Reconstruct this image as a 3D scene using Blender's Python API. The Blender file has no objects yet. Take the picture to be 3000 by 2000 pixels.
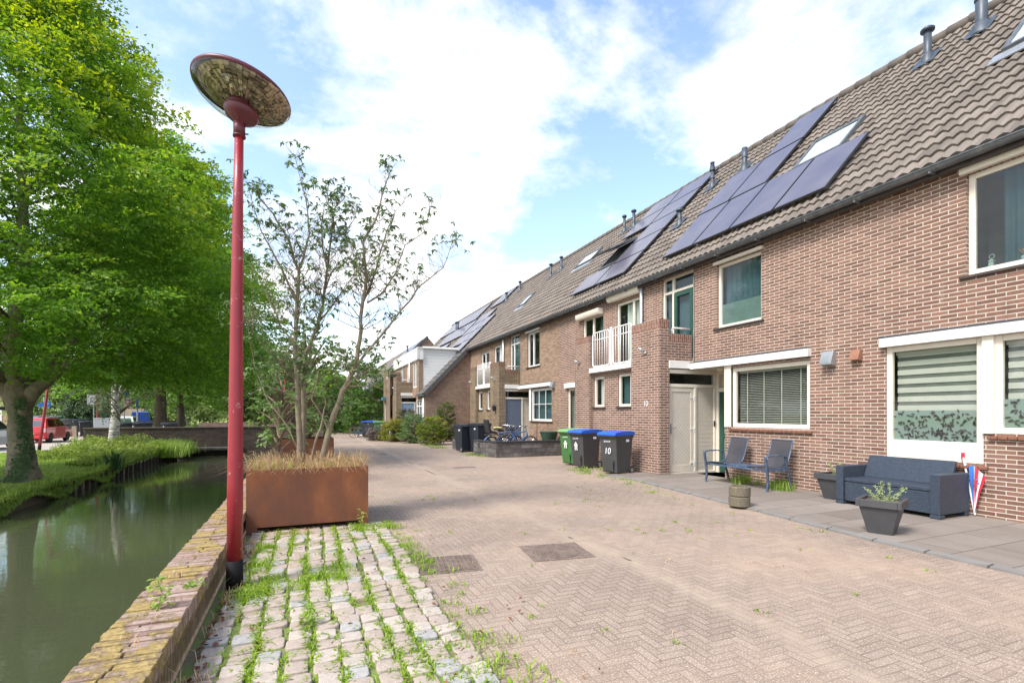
import bpy, bmesh, math, random
import numpy as np
from mathutils import Vector, Matrix
R=math.radians; rnd=random.Random(7); nr=np.random.RandomState(11)
sc=bpy.context.scene; col=sc.collection
# ---------------------------------------------------------------- camera
cam=bpy.data.cameras.new('camera'); co=bpy.data.objects.new('camera',cam); col.objects.link(co)
co.location=(0,0,1.5); co.rotation_euler=(R(90),0,R(-22.845)); cam.sensor_width=36; cam.lens=17.40
cam.shift_y=0.0706; cam.clip_end=2000; cam.clip_start=0.05; sc.camera=co
# ---------------------------------------------------------------- sky, sun, exposure
SUN_EL=50; SUN_AZ=-108   # azimuth of the sun measured from +Y towards +X
w=bpy.data.worlds.new('World'); sc.world=w; w.use_nodes=True; nt=w.node_tree; nt.nodes.clear()
def N(t,ty,**k):
    n=t.nodes.new(ty)
    for a,b in k.items():
        if a=='i':
            for q,v in b.items(): n.inputs[q].default_value=v
        else: setattr(n,a,b)
    return n
def L(t,a,b): t.links.new(a,b)
def M(t,op,a,b=None,c=None):
    n=t.nodes.new('ShaderNodeMath'); n.operation=op
    for i,v in enumerate((a,b,c)):
        if v is None: continue
        if isinstance(v,(int,float)): n.inputs[i].default_value=v
        else: t.links.new(v,n.inputs[i])
    return n.outputs[0]
def ramp(t,fac,stops,interp='LINEAR'):
    n=t.nodes.new('ShaderNodeValToRGB'); n.color_ramp.interpolation=interp; e=n.color_ramp.elements
    while len(e)<len(stops): e.new(0.5)
    for q,(p,c) in zip(e,stops): q.position=p; q.color=(*c,1) if len(c)==3 else c
    t.links.new(fac,n.inputs[0]); return n.outputs[0]
def mixc(t,f,a,b,mode='MIX'):
    n=t.nodes.new('ShaderNodeMix'); n.data_type='RGBA'; n.blend_type=mode
    for s,v in ((n.inputs[0],f),(n.inputs[6],a),(n.inputs[7],b)):
        if isinstance(v,(int,float)): s.default_value=v
        elif isinstance(v,tuple): s.default_value=(*v,1) if len(v)==3 else v
        else: t.links.new(v,s)
    return n.outputs[2]
out=N(nt,'ShaderNodeOutputWorld'); bg=N(nt,'ShaderNodeBackground'); bg.inputs[1].default_value=0.1
sky=N(nt,'ShaderNodeTexSky',sky_type='NISHITA',sun_disc=False,sun_elevation=R(SUN_EL),sun_rotation=R(SUN_AZ),air_density=1.0,dust_density=1.2,ozone_density=1.5)
tc=N(nt,'ShaderNodeTexCoord'); sep=N(nt,'ShaderNodeSeparateXYZ'); L(nt,tc.outputs['Generated'],sep.inputs[0])
den=M(nt,'ADD',M(nt,'MAXIMUM',sep.outputs[2],0.0),0.22)
cmb=N(nt,'ShaderNodeCombineXYZ'); L(nt,M(nt,'DIVIDE',sep.outputs[0],den),cmb.inputs[0]); L(nt,M(nt,'DIVIDE',sep.outputs[1],den),cmb.inputs[1]); cmb.inputs[2].default_value=31.2
n1=N(nt,'ShaderNodeTexNoise',i={'Scale':1.7,'Detail':9,'Roughness':0.60,'Distortion':0.25}); L(nt,cmb.outputs[0],n1.inputs[0])
n2=N(nt,'ShaderNodeTexNoise',i={'Scale':3.6,'Detail':8,'Roughness':0.62}); L(nt,cmb.outputs[0],n2.inputs[0])
lowz=M(nt,'MULTIPLY',M(nt,'SUBTRACT',0.5,sep.outputs[2]),0.16)      # clouds close up towards the horizon
dens=M(nt,'ADD',M(nt,'ADD',M(nt,'MULTIPLY',n1.outputs[0],0.75),M(nt,'MULTIPLY',n2.outputs[0],0.25)),lowz)
cov=ramp(nt,dens,[(0.45,(0,0,0)),(0.59,(1,1,1))])
shade=ramp(nt,n2.outputs[0],[(0.3,(4.6,4.8,5.2)),(0.6,(7.6,7.7,7.85))])
skyb=mixc(nt,1.0,sky.outputs[0],(2.1,2.0,1.85),'MULTIPLY')
L(nt,mixc(nt,cov,skyb,shade),bg.inputs[0]); L(nt,bg.outputs[0],out.inputs[0])
sl=bpy.data.lights.new('sun','SUN'); sl.energy=2.3; sl.angle=R(16); sl.color=(1,0.955,0.89)
so=bpy.data.objects.new('sun',sl); col.objects.link(so)
sd=Vector((math.sin(R(SUN_AZ))*math.cos(R(SUN_EL)),math.cos(R(SUN_AZ))*math.cos(R(SUN_EL)),math.sin(R(SUN_EL))))
so.rotation_euler=sd.to_track_quat('Z','Y').to_euler(); so.location=sd*50
vs=sc.view_settings; vs.view_transform='Standard'; vs.look='None'; vs.gamma=1; vs.use_curve_mapping=False; vs.exposure=1.1
# ---------------------------------------------------------------- mesh helpers
class MB:
    def __init__(s,off=(0,0,0)): s.v=[];s.f=[];s.m=[];s.off=off
    def add(s,vs,fs,m=0):
        b=len(s.v); s.v+= [tuple(p) for p in vs]; s.f+=[tuple(b+i for i in f) for f in fs]; s.m+=[m]*len(fs)
    def box(s,x0,x1,y0,y1,z0,z1,m=0):
        if x0>x1:x0,x1=x1,x0
        if y0>y1:y0,y1=y1,y0
        if z0>z1:z0,z1=z1,z0
        s.add([(x0,y0,z0),(x1,y0,z0),(x1,y1,z0),(x0,y1,z0),(x0,y0,z1),(x1,y0,z1),(x1,y1,z1),(x0,y1,z1)],
              [(3,2,1,0),(4,5,6,7),(0,1,5,4),(1,2,6,5),(2,3,7,6),(3,0,4,7)],m)
    def taper(s,c0,w0,d0,z0,c1,w1,d1,z1,m=0):
        v=[(c0[0]+a*w0/2,c0[1]+b*d0/2,z0) for a,b in ((-1,-1),(1,-1),(1,1),(-1,1))]+[(c1[0]+a*w1/2,c1[1]+b*d1/2,z1) for a,b in ((-1,-1),(1,-1),(1,1),(-1,1))]
        s.add(v,[(3,2,1,0),(4,5,6,7),(0,1,5,4),(1,2,6,5),(2,3,7,6),(3,0,4,7)],m)
    def poly(s,pts,m=0): s.add(pts,[tuple(range(len(pts)))],m)
    def prism(s,prof,a,b,axis='y',m=0):
        def P(p,t): return (p[0],t,p[1]) if axis=='y' else ((t,p[0],p[1]) if axis=='x' else (p[0],p[1],t))
        n=len(prof); v=[P(p,a) for p in prof]+[P(p,b) for p in prof]
        s.add(v,[tuple(range(n)),tuple(range(2*n-1,n-1,-1))]+[(i,i+n,(i+1)%n+n,(i+1)%n) for i in range(n)],m)
    def tube(s,pts,r,n=8,m=0,cap=True):
        pts=[Vector(p) for p in pts]; k=len(pts); rr=r if isinstance(r,(list,tuple)) else [r]*k
        b=len(s.v); up=None
        for i,p in enumerate(pts):
            d=(pts[min(i+1,k-1)]-pts[max(i-1,0)])
            if d.length<1e-9: d=Vector((0,0,1))
            d.normalize()
            if up is None: up=d.orthogonal().normalized()
            up=(up-d*up.dot(d)); 
            if up.length<1e-6: up=d.orthogonal()
            up.normalize(); q=d.cross(up)
            for j in range(n):
                a=2*math.pi*j/n; s.v.append(tuple(p+(up*math.cos(a)+q*math.sin(a))*rr[i]))
        for i in range(k-1):
            for j in range(n):
                s.f.append((b+i*n+j,b+i*n+(j+1)%n,b+(i+1)*n+(j+1)%n,b+(i+1)*n+j)); s.m.append(m)
        if cap:
            s.f.append(tuple(b+n-1-j for j in range(n))); s.m.append(m)
            s.f.append(tuple(b+(k-1)*n+j for j in range(n))); s.m.append(m)
    def lathe(s,prof,n=32,c=(0,0,0),mat=None,m=0):
        mat=mat or Matrix.Identity(4); b=len(s.v); c=Vector(c)
        for r,z in prof:
            for j in range(n):
                a=2*math.pi*j/n; s.v.append(tuple(c+(mat@Vector((r*math.cos(a),r*math.sin(a),z)))))
        for i in range(len(prof)-1):
            for j in range(n):
                s.f.append((b+i*n+j,b+i*n+(j+1)%n,b+(i+1)*n+(j+1)%n,b+(i+1)*n+j)); s.m.append(m)
    def torus(s,c,Rr,r,axis='x',n=28,k=6,m=0):
        c=Vector(c); pts=[]
        for j in range(n+1):
            a=2*math.pi*j/n
            if axis=='x': pts.append(c+Vector((0,Rr*math.cos(a),Rr*math.sin(a))))
            elif axis=='y': pts.append(c+Vector((Rr*math.cos(a),0,Rr*math.sin(a))))
            else: pts.append(c+Vector((Rr*math.cos(a),Rr*math.sin(a),0)))
        s.tube(pts,r,k,m,cap=False)
    def build(s,name,mats,parent=None,smooth=False,bevel=0,seg=2,solid=0):
        me=bpy.data.meshes.new(name); o=bpy.data.objects.new(name,me); col.objects.link(o)
        off=Vector(s.off); vv=[tuple(Vector(p)-off) for p in s.v]
        me.from_pydata(vv,[],s.f); me.update()
        if not isinstance(mats,(list,tuple)): mats=[mats]
        for mm in mats: me.materials.append(mm)
        nf=len(me.polygons)
        if nf:
            me.polygons.foreach_set('material_index',s.m[:nf] if len(s.m)==nf else [0]*nf)
            me.polygons.foreach_set('use_smooth',[smooth]*nf)
            boxuv(me,off)
        if parent: o.parent=parent
        elif any(s.off): o.location=off
        if bevel:
            b=o.modifiers.new('bevel','BEVEL'); b.width=bevel; b.segments=seg; b.limit_method='ANGLE'; b.angle_limit=R(40)
            if smooth is False: me.polygons.foreach_set('use_smooth',[True]*nf); b.harden_normals=True
        return o
def boxuv(me,off=(0,0,0)):
    nv=len(me.vertices); nl=len(me.loops); nf=len(me.polygons)
    co_=np.empty(nv*3,'f'); me.vertices.foreach_get('co',co_); co_=co_.reshape(-1,3)+np.array(off,'f')
    li=np.empty(nl,'i'); me.loops.foreach_get('vertex_index',li)
    no=np.empty(nf*3,'f'); me.polygons.foreach_get('normal',no); no=np.abs(no.reshape(-1,3))
    lt=np.empty(nf,'i'); me.polygons.foreach_get('loop_total',lt)
    ax=np.argmax(no,1); la=np.repeat(ax,lt); p=co_[li]; uv=np.empty((nl,2),'f')
    for a,(i,j) in enumerate(((1,2),(0,2),(0,1))):
        k=la==a; uv[k,0]=p[k,i]; uv[k,1]=p[k,j]
    u=me.uv_layers.new(name='UVMap'); u.data.foreach_set('uv',uv.ravel())
def tag(o,label=None,cat=None,group=None,kind=None):
    for k,v in (('label',label),('category',cat),('group',group),('kind',kind)):
        if v: o[k]=v
    return o
def empty(name,loc,label,cat,group=None,rz=0):
    o=bpy.data.objects.new(name,None); col.objects.link(o); o.location=loc; o.rotation_euler=(0,0,rz); o.empty_display_size=.2
    return tag(o,label,cat,group)
def dup(root,loc,rz,label,group=None,name=None):
    r=root.copy(); col.objects.link(r); r.location=loc; r.rotation_euler=(0,0,rz); r['label']=label
    if group: r['group']=group
    for ch in list(root.children):
        c=ch.copy(); col.objects.link(c); c.parent=r
        for g in ch.children:
            d=g.copy(); col.objects.link(d); d.parent=c
    return r
def struct(o): o['kind']='structure'; return o
# ---------------------------------------------------------------- materials
MATS={}
def newmat(name):
    m=bpy.data.materials.new(name); m.use_nodes=True; t=m.node_tree; b=t.nodes['Principled BSDF']; return m,t,b
def plain(name,c,rough=0.6,metal=0.0,var=0.12,scale=6,bump=0.0,bscale=60,spec=0.5,coat=0,dirt=None,dscale=3,dthr=(.5,.7)):
    if name in MATS: return MATS[name]
    m,t,b=newmat(name); tc=N(t,'ShaderNodeTexCoord')
    n=N(t,'ShaderNodeTexNoise',i={'Scale':scale,'Detail':5,'Roughness':.6}); L(t,tc.outputs['Object'],n.inputs[0])
    lo=tuple(x*(1-var) for x in c); hi=tuple(min(1,x*(1+var)) for x in c)
    cc=ramp(t,n.outputs[0],[(.3,lo),(.7,hi)])
    if dirt:
        d=N(t,'ShaderNodeTexNoise',i={'Scale':dscale,'Detail':8,'Roughness':.7}); L(t,tc.outputs['Object'],d.inputs[0])
        cc=mixc(t,ramp(t,d.outputs[0],[(dthr[0],(0,0,0)),(dthr[1],(1,1,1))]),cc,dirt)
    L(t,cc,b.inputs['Base Color']); b.inputs['Roughness'].default_value=rough; b.inputs['Metallic'].default_value=metal
    b.inputs['Specular IOR Level'].default_value=spec; b.inputs['Coat Weight'].default_value=coat
    if bump:
        n2=N(t,'ShaderNodeTexNoise',i={'Scale':bscale,'Detail':4}); L(t,tc.outputs['Object'],n2.inputs[0])
        bp=N(t,'ShaderNodeBump',i={'Strength':bump,'Distance':.01}); L(t,n2.outputs[0],bp.inputs['Height']); L(t,bp.outputs[0],b.inputs['Normal'])
    MATS[name]=m; return m
def brick(name,ca,cb,mortar,bw=.2215,rh=.0625,ms=.0062,stain=None,sthr=(.5,.75),sscale=.7,sol=False,effl=0.0,rough=.85):
    m,t,b=newmat(name); uv=N(t,'ShaderNodeUVMap'); 
    mp=N(t,'ShaderNodeMapping'); L(t,uv.outputs[0],mp.inputs[0])
    if sol: mp.inputs['Rotation'].default_value=(0,0,R(90))
    wob=N(t,'ShaderNodeTexNoise',i={'Scale':9,'Detail':2}); L(t,uv.outputs[0],wob.inputs[0])
    vm=N(t,'ShaderNodeVectorMath',operation='MULTIPLY_ADD'); L(t,wob.outputs[1],vm.inputs[0]); vm.inputs[1].default_value=(.006,.004,0); L(t,mp.outputs[0],vm.inputs[2])
    br=N(t,'ShaderNodeTexBrick',offset=.5,i={'Scale':1,'Mortar Size':ms,'Mortar Smooth':.25,'Bias':0,'Brick Width':bw,'Row Height':rh,'Color1':(0,0,0,1),'Color2':(1,1,1,1),'Mortar':(.5,.5,.5,1)})
    L(t,vm.outputs[0],br.inputs[0])
    n=N(t,'ShaderNodeTexNoise',i={'Scale':28,'Detail':6,'Roughness':.65}); L(t,uv.outputs[0],n.inputs[0])
    nb=N(t,'ShaderNodeTexNoise',i={'Scale':.55,'Detail':3}); L(t,uv.outputs[0],nb.inputs[0])
    sr=N(t,'ShaderNodeSeparateColor'); L(t,br.outputs[0],sr.inputs[0])
    mixv=M(t,'ADD',M(t,'MULTIPLY',sr.outputs[0],.55),M(t,'MULTIPLY',n.outputs[0],.45))
    mixv=M(t,'ADD',mixv,M(t,'MULTIPLY',M(t,'SUBTRACT',nb.outputs[0],.5),.5))
    mid=tuple((x+y)/2 for x,y in zip(ca,cb)); dk=tuple(x*.82 for x in ca)
    bc=ramp(t,mixv,[(.12,dk),(.3,ca),(.55,mid),(.85,cb)])
    mo=mixc(t,n.outputs[0],tuple(x*.8 for x in mortar),tuple(min(1,x*1.1) for x in mortar))
    cc=mixc(t,br.outputs[1],bc,mo)
    if stain:
        s=N(t,'ShaderNodeTexNoise',i={'Scale':sscale,'Detail':7,'Roughness':.7}); L(t,uv.outputs[0],s.inputs[0])
        cc=mixc(t,M(t,'MULTIPLY',ramp(t,s.outputs[0],[(sthr[0],(0,0,0)),(sthr[1],(1,1,1))]),.7),cc,stain)
    m2=N(t,'ShaderNodeMapping'); m2.inputs['Scale'].default_value=(2.2,.35,1); L(t,uv.outputs[0],m2.inputs[0]); sk=N(t,'ShaderNodeTexNoise',i={'Scale':1.6,'Detail':6,'Roughness':.7}); L(t,m2.outputs[0],sk.inputs[0])
    cc=mixc(t,M(t,'MULTIPLY',ramp(t,sk.outputs[0],[(.52,(0,0,0)),(.72,(1,1,1))]),.32),cc,tuple(x*.55 for x in ca)); cc=mixc(t,M(t,'MULTIPLY',ramp(t,sk.outputs[0],[(.28,(1,1,1)),(.42,(0,0,0))]),.18),cc,mortar)
    L(t,cc,b.inputs['Base Color']); b.inputs['Roughness'].default_value=rough; b.inputs['Specular IOR Level'].default_value=.3
    h=M(t,'ADD',M(t,'SUBTRACT',1,br.outputs[1]),M(t,'MULTIPLY',n.outputs[0],.35))
    bp=N(t,'ShaderNodeBump',i={'Strength':.7,'Distance':.008}); L(t,h,bp.inputs['Height']); L(t,bp.outputs[0],b.inputs['Normal'])
    MATS[name]=m; return m
def glass(name,tint=(.86,.89,.87),dark=.0,rough=.02):
    m,t,b=newmat(name); t.nodes.remove(b); o=t.nodes['Material Output']
    gl=N(t,'ShaderNodeBsdfGlossy',i={'Roughness':rough,'Color':(.95,.97,1,1)}); tr=N(t,'ShaderNodeBsdfTransparent',i={'Color':(*tint,1)})
    g=N(t,'ShaderNodeNewGeometry'); dt=N(t,'ShaderNodeVectorMath',operation='DOT_PRODUCT'); L(t,g.outputs['Incoming'],dt.inputs[0]); L(t,g.outputs['Normal'],dt.inputs[1])
    f=M(t,'ADD',M(t,'MULTIPLY',M(t,'POWER',M(t,'SUBTRACT',1,M(t,'ABSOLUTE',dt.outputs['Value'])),4.5),.85),.05+dark)
    mx=N(t,'ShaderNodeMixShader'); L(t,f,mx.inputs[0]); L(t,tr.outputs[0],mx.inputs[1]); L(t,gl.outputs[0],mx.inputs[2]); L(t,mx.outputs[0],o.inputs[0])
    MATS[name]=m; return m
def leafmat(name,dark,light,young=None,trans=.35,rough=.5,nscale=.8):
    m,t,b=newmat(name); o=t.nodes['Material Output']
    g=N(t,'ShaderNodeNewGeometry'); tc=N(t,'ShaderNodeTexCoord')
    n=N(t,'ShaderNodeTexNoise',i={'Scale':nscale,'Detail':3}); L(t,tc.outputs['Object'],n.inputs[0])
    v=M(t,'ADD',M(t,'MULTIPLY',g.outputs['Random Per Island'],.55),M(t,'MULTIPLY',n.outputs[0],.45))
    c=ramp(t,v,[(.15,dark),(.8,light)])
    if young:
        a=N(t,'ShaderNodeAttribute',attribute_name='young'); c=mixc(t,a.outputs['Fac'],c,young)
    L(t,c,b.inputs['Base Color']); b.inputs['Roughness'].default_value=rough; b.inputs['Specular IOR Level'].default_value=.35
    tl=N(t,'ShaderNodeBsdfTranslucent'); hs=N(t,'ShaderNodeHueSaturation',i={'Saturation':1.1,'Value':1.5}); L(t,c,hs.inputs['Color']); L(t,hs.outputs[0],tl.inputs[0])
    mx=N(t,'ShaderNodeMixShader'); mx.inputs[0].default_value=trans; L(t,b.outputs[0],mx.inputs[1]); L(t,tl.outputs[0],mx.inputs[2]); L(t,mx.outputs[0],o.inputs[0])
    MATS[name]=m; return m
brick_red=brick('brick_red',(.155,.082,.058),(.255,.142,.102),(.56,.50,.43),ms=.0072,stain=(.17,.115,.09),sthr=(.55,.8))
brick_sol=brick('brick_soldier',(.17,.085,.06),(.27,.135,.10),(.42,.36,.30),sol=True)
brick_tan=brick('brick_tan',(.22,.145,.10),(.34,.235,.165),(.34,.27,.20),ms=.005,stain=(.17,.12,.085),sthr=(.5,.8))
brick_tanw=brick('brick_weathered',(.15,.10,.066),(.26,.175,.105),(.42,.36,.25),ms=.0068,stain=(.085,.075,.05),sthr=(.42,.75))
brick_tsol=brick('brick_soldier_weathered',(.15,.085,.06),(.21,.13,.09),(.26,.2,.15),sol=True)
brick_br=brick('brick_bridge',(.055,.042,.038),(.13,.09,.07),(.15,.12,.09),ms=.006,stain=(.03,.028,.024),sthr=(.4,.75))
brick_end=brick('brick_gable',(.165,.10,.072),(.27,.165,.12),(.40,.34,.28),ms=.0055)
brick_can=brick('brick_canal',(.17,.10,.07),(.36,.22,.15),(.16,.13,.09),bw=.21,rh=.052,ms=.008,stain=(.10,.09,.04),sthr=(.42,.68),sscale=2.5,sol=True)
white=plain('white_trim',(.72,.71,.68),.45,var=.04,dirt=(.5,.48,.43),dscale=2,dthr=(.62,.9))
cream=plain('cream_frame',(.72,.66,.56),.42,var=.04)
creamd=plain('cream_panel',(.60,.54,.46),.5,var=.05)
ledge_m=plain('sill_tile',(.20,.085,.055),.45,var=.25,scale=9)
darkledge=plain('dark_sill',(.05,.038,.034),.5,var=.3)
greenp=plain('green_paint',(.022,.075,.055),.35,var=.1)
zinc=plain('zinc_gutter',(.13,.14,.15),.42,metal=.4,var=.2,dirt=(.24,.24,.24),dscale=5)
leadm=plain('lead_pipe',(.05,.065,.085),.45,var=.2)
blackp=plain('black_plastic',(.03,.031,.034),.42,var=.12)
darkin=plain('interior_dark',(.055,.055,.052),.9,var=.2)
curt=plain('curtain_teal',(.035,.085,.105),.8,var=.1)
curtw=plain('curtain_white',(.5,.55,.52),.8,var=.05)
frost=plain('frosted_film',(.19,.26,.225),.5,var=.05)
blindm=plain('blind_slat',(.48,.49,.43),.45,var=.04)
bluewood=plain('blue_grey_door',(.125,.155,.215),.45,var=.06)
blued=plain('light_blue_door',(.20,.30,.43),.45,var=.05)
gl_w=glass('window_glass'); gl_d=glass('window_glass_dark',(.6,.7,.68),.01); gl_car=glass('car_glass',(.25,.3,.3),.12)
rubber=plain('rubber',(.018,.018,.018),.7,var=.2); chrome=plain('steel_bright',(.6,.6,.6),.25,metal=1,var=.05)
steel=plain('galvanised_steel',(.36,.38,.40),.45,metal=.6,var=.12)
# roof tiles
def tilemat(name,c1,c2,lich):
    m,t,b=newmat(name); tc=N(t,'ShaderNodeTexCoord'); g=N(t,'ShaderNodeNewGeometry')
    n=N(t,'ShaderNodeTexNoise',i={'Scale':3,'Detail':8,'Roughness':.7}); L(t,tc.outputs['Object'],n.inputs[0])
    n2=N(t,'ShaderNodeTexNoise',i={'Scale':26,'Detail':5,'Roughness':.7}); L(t,tc.outputs['Object'],n2.inputs[0])
    at=N(t,'ShaderNodeAttribute',attribute_name='tone')
    v=M(t,'ADD',M(t,'ADD',M(t,'MULTIPLY',at.outputs['Fac'],.45),M(t,'MULTIPLY',n.outputs[0],.35)),M(t,'MULTIPLY',n2.outputs[0],.2))
    c=ramp(t,v,[(.2,c1),(.75,c2)])
    c=mixc(t,ramp(t,n2.outputs[0],[(.60,(0,0,0)),(.70,(1,1,1))]),c,lich)
    L(t,c,b.inputs['Base Color']); b.inputs['Roughness'].default_value=.85
    bp=N(t,'ShaderNodeBump',i={'Strength':.5,'Distance':.006}); L(t,n2.outputs[0],bp.inputs['Height']); L(t,bp.outputs[0],b.inputs['Normal'])
    return m
tile_m=tilemat('roof_tile',(.105,.088,.073),(.215,.18,.15),(.075,.065,.055)); tile_g=tilemat('roof_tile_grey',(.07,.068,.066),(.13,.125,.12),(.05,.05,.045))
def solarmat():
    m,t,b=newmat('solar_cell'); uv=N(t,'ShaderNodeTexCoord')
    n=N(t,'ShaderNodeTexNoise',i={'Scale':1.2,'Detail':2}); L(t,uv.outputs['Object'],n.inputs[0])
    L(t,ramp(t,n.outputs[0],[(.3,(.088,.082,.115)),(.7,(.13,.118,.142))]),b.inputs['Base Color'])
    b.inputs['Roughness'].default_value=.35; b.inputs['Specular IOR Level'].default_value=.5; b.inputs['Coat Weight'].default_value=.25; b.inputs['Coat Roughness'].default_value=.1
    return m
solar_m=solarmat()
# ---------------------------------------------------------------- wall / window helpers.  plane 'x': faces -X at x=c ; plane 'y': faces -Y at y=c
def mp(pl,c,a,d,z): return (c-d,a,z) if pl=='x' else (a,c-d,z)
def pbox(b,pl,c,a0,a1,d0,d1,z0,z1,m=0):
    p=mp(pl,c,a0,d0,z0); q=mp(pl,c,a1,d1,z1); b.box(p[0],q[0],p[1],q[1],p[2],q[2],m)
def wall(b,pl,c,a0,a1,z0,z1,holes=(),dep=.14,m=0):
    A=sorted({a0,a1,*[h[i] for h in holes for i in (0,1) if a0<h[i]<a1]}); Z=sorted({z0,z1,*[h[i] for h in holes for i in (2,3) if z0<h[i]<z1]})
    for i in range(len(A)-1):
        for j in range(len(Z)-1):
            am=(A[i]+A[i+1])/2; zm=(Z[j]+Z[j+1])/2
            if any(h[0]<am<h[1] and h[2]<zm<h[3] for h in holes): continue
            q=[mp(pl,c,A[i],0,Z[j]),mp(pl,c,A[i+1],0,Z[j]),mp(pl,c,A[i+1],0,Z[j+1]),mp(pl,c,A[i],0,Z[j+1])]
            if pl=='x': q=q[::-1]
            b.poly(q,m)
    for h in holes:
        dp=h[4] if len(h)>4 else dep
        a,bb,zl,zh=h[:4]
        for (s0,s1) in (((a,zl),(a,zh)),((bb,zh),(bb,zl)),((a,zh),(bb,zh)),((bb,zl),(a,zl))):
            b.poly([mp(pl,c,s0[0],0,s0[1]),mp(pl,c,s1[0],0,s1[1]),mp(pl,c,s1[0],-dp,s1[1]),mp(pl,c,s0[0],-dp,s0[1])],m)
def window(root,pl,c,a0,a1,z0,z1,fm=None,fw=.07,mull=(),trans=(),rec=.06,inside=None,name='window',sill=None,glassm=None,deep=.6,thin=None,zg0=None):
    """frame + glass + dark room behind it, in a hole of the wall; depths are negative = into the house"""
    fm=fm or cream; off=root.location
    b=MB(off); f0=-rec; f1=-rec-.07
    for (p,q,r,s) in ((a0,a0+fw,z0,z1),(a1-fw,a1,z0,z1),(a0+fw,a1-fw,z0,z0+fw),(a0+fw,a1-fw,z1-fw,z1)): pbox(b,pl,c,p,q,f0,f1,r,s)
    for mu in mull: pbox(b,pl,c,mu-.04,mu+.04,f0-.004,f1,z0+fw,z1-fw)
    for tr in trans: pbox(b,pl,c,a0+fw,a1-fw,f0-.007,f1,tr-.035,tr+.035)
    if thin:
        for mu in thin[0]: pbox(b,pl,c,mu-.012,mu+.012,f0-.015,f1+.02,z0+fw,z1-fw)
        for tr in thin[1]: pbox(b,pl,c,a0+fw,a1-fw,f0-.018,f1+.02,tr-.012,tr+.012)
    w_=b.build(name,fm,root,bevel=.008)
    g=MB(off); gz=zg0 or z0+fw; q=[mp(pl,c,a,f0-.035,z) for a,z in ((a0+fw,gz),(a1-fw,gz),(a1-fw,z1-fw),(a0+fw,z1-fw))]
    g.poly(q); g.build('glass_pane',glassm or gl_w,w_)
    if zg0:
        k=MB(off); pbox(k,pl,c,a0+fw,a1-fw,f0-.02,f1,z0+fw,zg0); k.build('lower_panel',white,w_)
    r=MB(off); i0=-rec-.09; i1=-deep
    P=lambda a,d,z: mp(pl,c,a,d,z); A0,A1,Z0,Z1=a0-.0,a1+.0,z0,z1
    r.poly([P(A0,i1,Z0),P(A1,i1,Z0),P(A1,i1,Z1),P(A0,i1,Z1)]); r.poly([P(A0,i0,Z0),P(A0,i1,Z0),P(A0,i1,Z1),P(A0,i0,Z1)]); r.poly([P(A1,i0,Z0),P(A1,i1,Z0),P(A1,i1,Z1),P(A1,i0,Z1)])
    r.poly([P(A0,i0,Z0),P(A1,i0,Z0),P(A1,i1,Z0),P(A0,i1,Z0)]); r.poly([P(A0,i0,Z1),P(A1,i0,Z1),P(A1,i1,Z1),P(A0,i1,Z1)])
    r.build('room_recess',darkin,w_)
    ia=a0+fw; ib=a1-fw; za=gz; zb=z1-fw; d=-rec-.13
    if inside=='curtain_mid' or inside=='curtain' or inside=='curtain_wide' or inside=='curtain_white':
        spans={'curtain_mid':[(ia+.66*(ib-ia),ia+.82*(ib-ia))],'curtain':[(ia,ia+.32*(ib-ia))],'curtain_wide':[(ia+.02,ib-.02)],'curtain_white':[(ia,ia+.75*(ib-ia))]}[inside]
        for s0,s1 in spans:
            cb=MB(off); n=max(12,int((s1-s0)/.025)); pts=[(s0+(s1-s0)*i/n, d-.025*math.sin(i*1.1)-.012*math.sin(i*.37)) for i in range(n+1)]
            v=[P(a,dd,za) for a,dd in pts]+[P(a,dd,zb) for a,dd in pts]
            cb.add(v,[(i,i+1,i+n+2,i+n+1) for i in range(n)]); cb.build('curtain',curtw if inside=='curtain_white' else curt,w_,smooth=True)
    if inside in('film','curtain_wide'):
        cb=MB(off); h=.36*(zb-za) if inside=='curtain_wide' else (zb-za)
        cb.poly([P(ia,-rec-.055,za),P(ib,-rec-.055,za),P(ib,-rec-.055,za+h),P(ia,-rec-.055,za+h)]); cb.build('frosted_film',plain('window_film',(.11,.18,.165),.6),w_)
    if inside=='venetian':
        cb=MB(off); z=za+.02
        while z<zb-.03:
            cb.add([P(ia+.01,d-.018,z+.008),P(ib-.01,d-.018,z+.008),P(ib-.01,d+.018,z-.006),P(ia+.01,d+.018,z-.006)],[(0,1,2,3)]); z+=.036
        for k in range(4): a=ia+(ib-ia)*(.12+.25*k); pbox(cb,pl,c,a-.009,a+.009,d+.022,d+.019,za,zb)
        pbox(cb,pl,c,ia,ib,d+.03,d-.03,zb-.04,zb); cb.build('venetian_blind',blindm,w_)
    if inside=='zebra':
        cb=MB(off); z=za+.33*(zb-za); k=0
        while z<zb-.05:
            pbox(cb,pl,c,ia+.01,ib-.01,d,d-.004,z,z+.085); z+=.145
        pbox(cb,pl,c,ia,ib,d+.03,d-.03,zb-.05,zb); pbox(cb,pl,c,ia+.01,ib-.01,d-.012,d-.015,za+.3*(zb-za),zb,1); cb.build('striped_blind',[blindm,plain('blind_sheer',(.13,.145,.125),.8)],w_)
        cb=MB(off); cb.poly([P(ia,-rec-.06,za),P(ib,-rec-.06,za),P(ib,-rec-.06,za+.33*(zb-za)),P(ia,-rec-.06,za+.33*(zb-za))])
        lf=cb; rr=random.Random(5)
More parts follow.
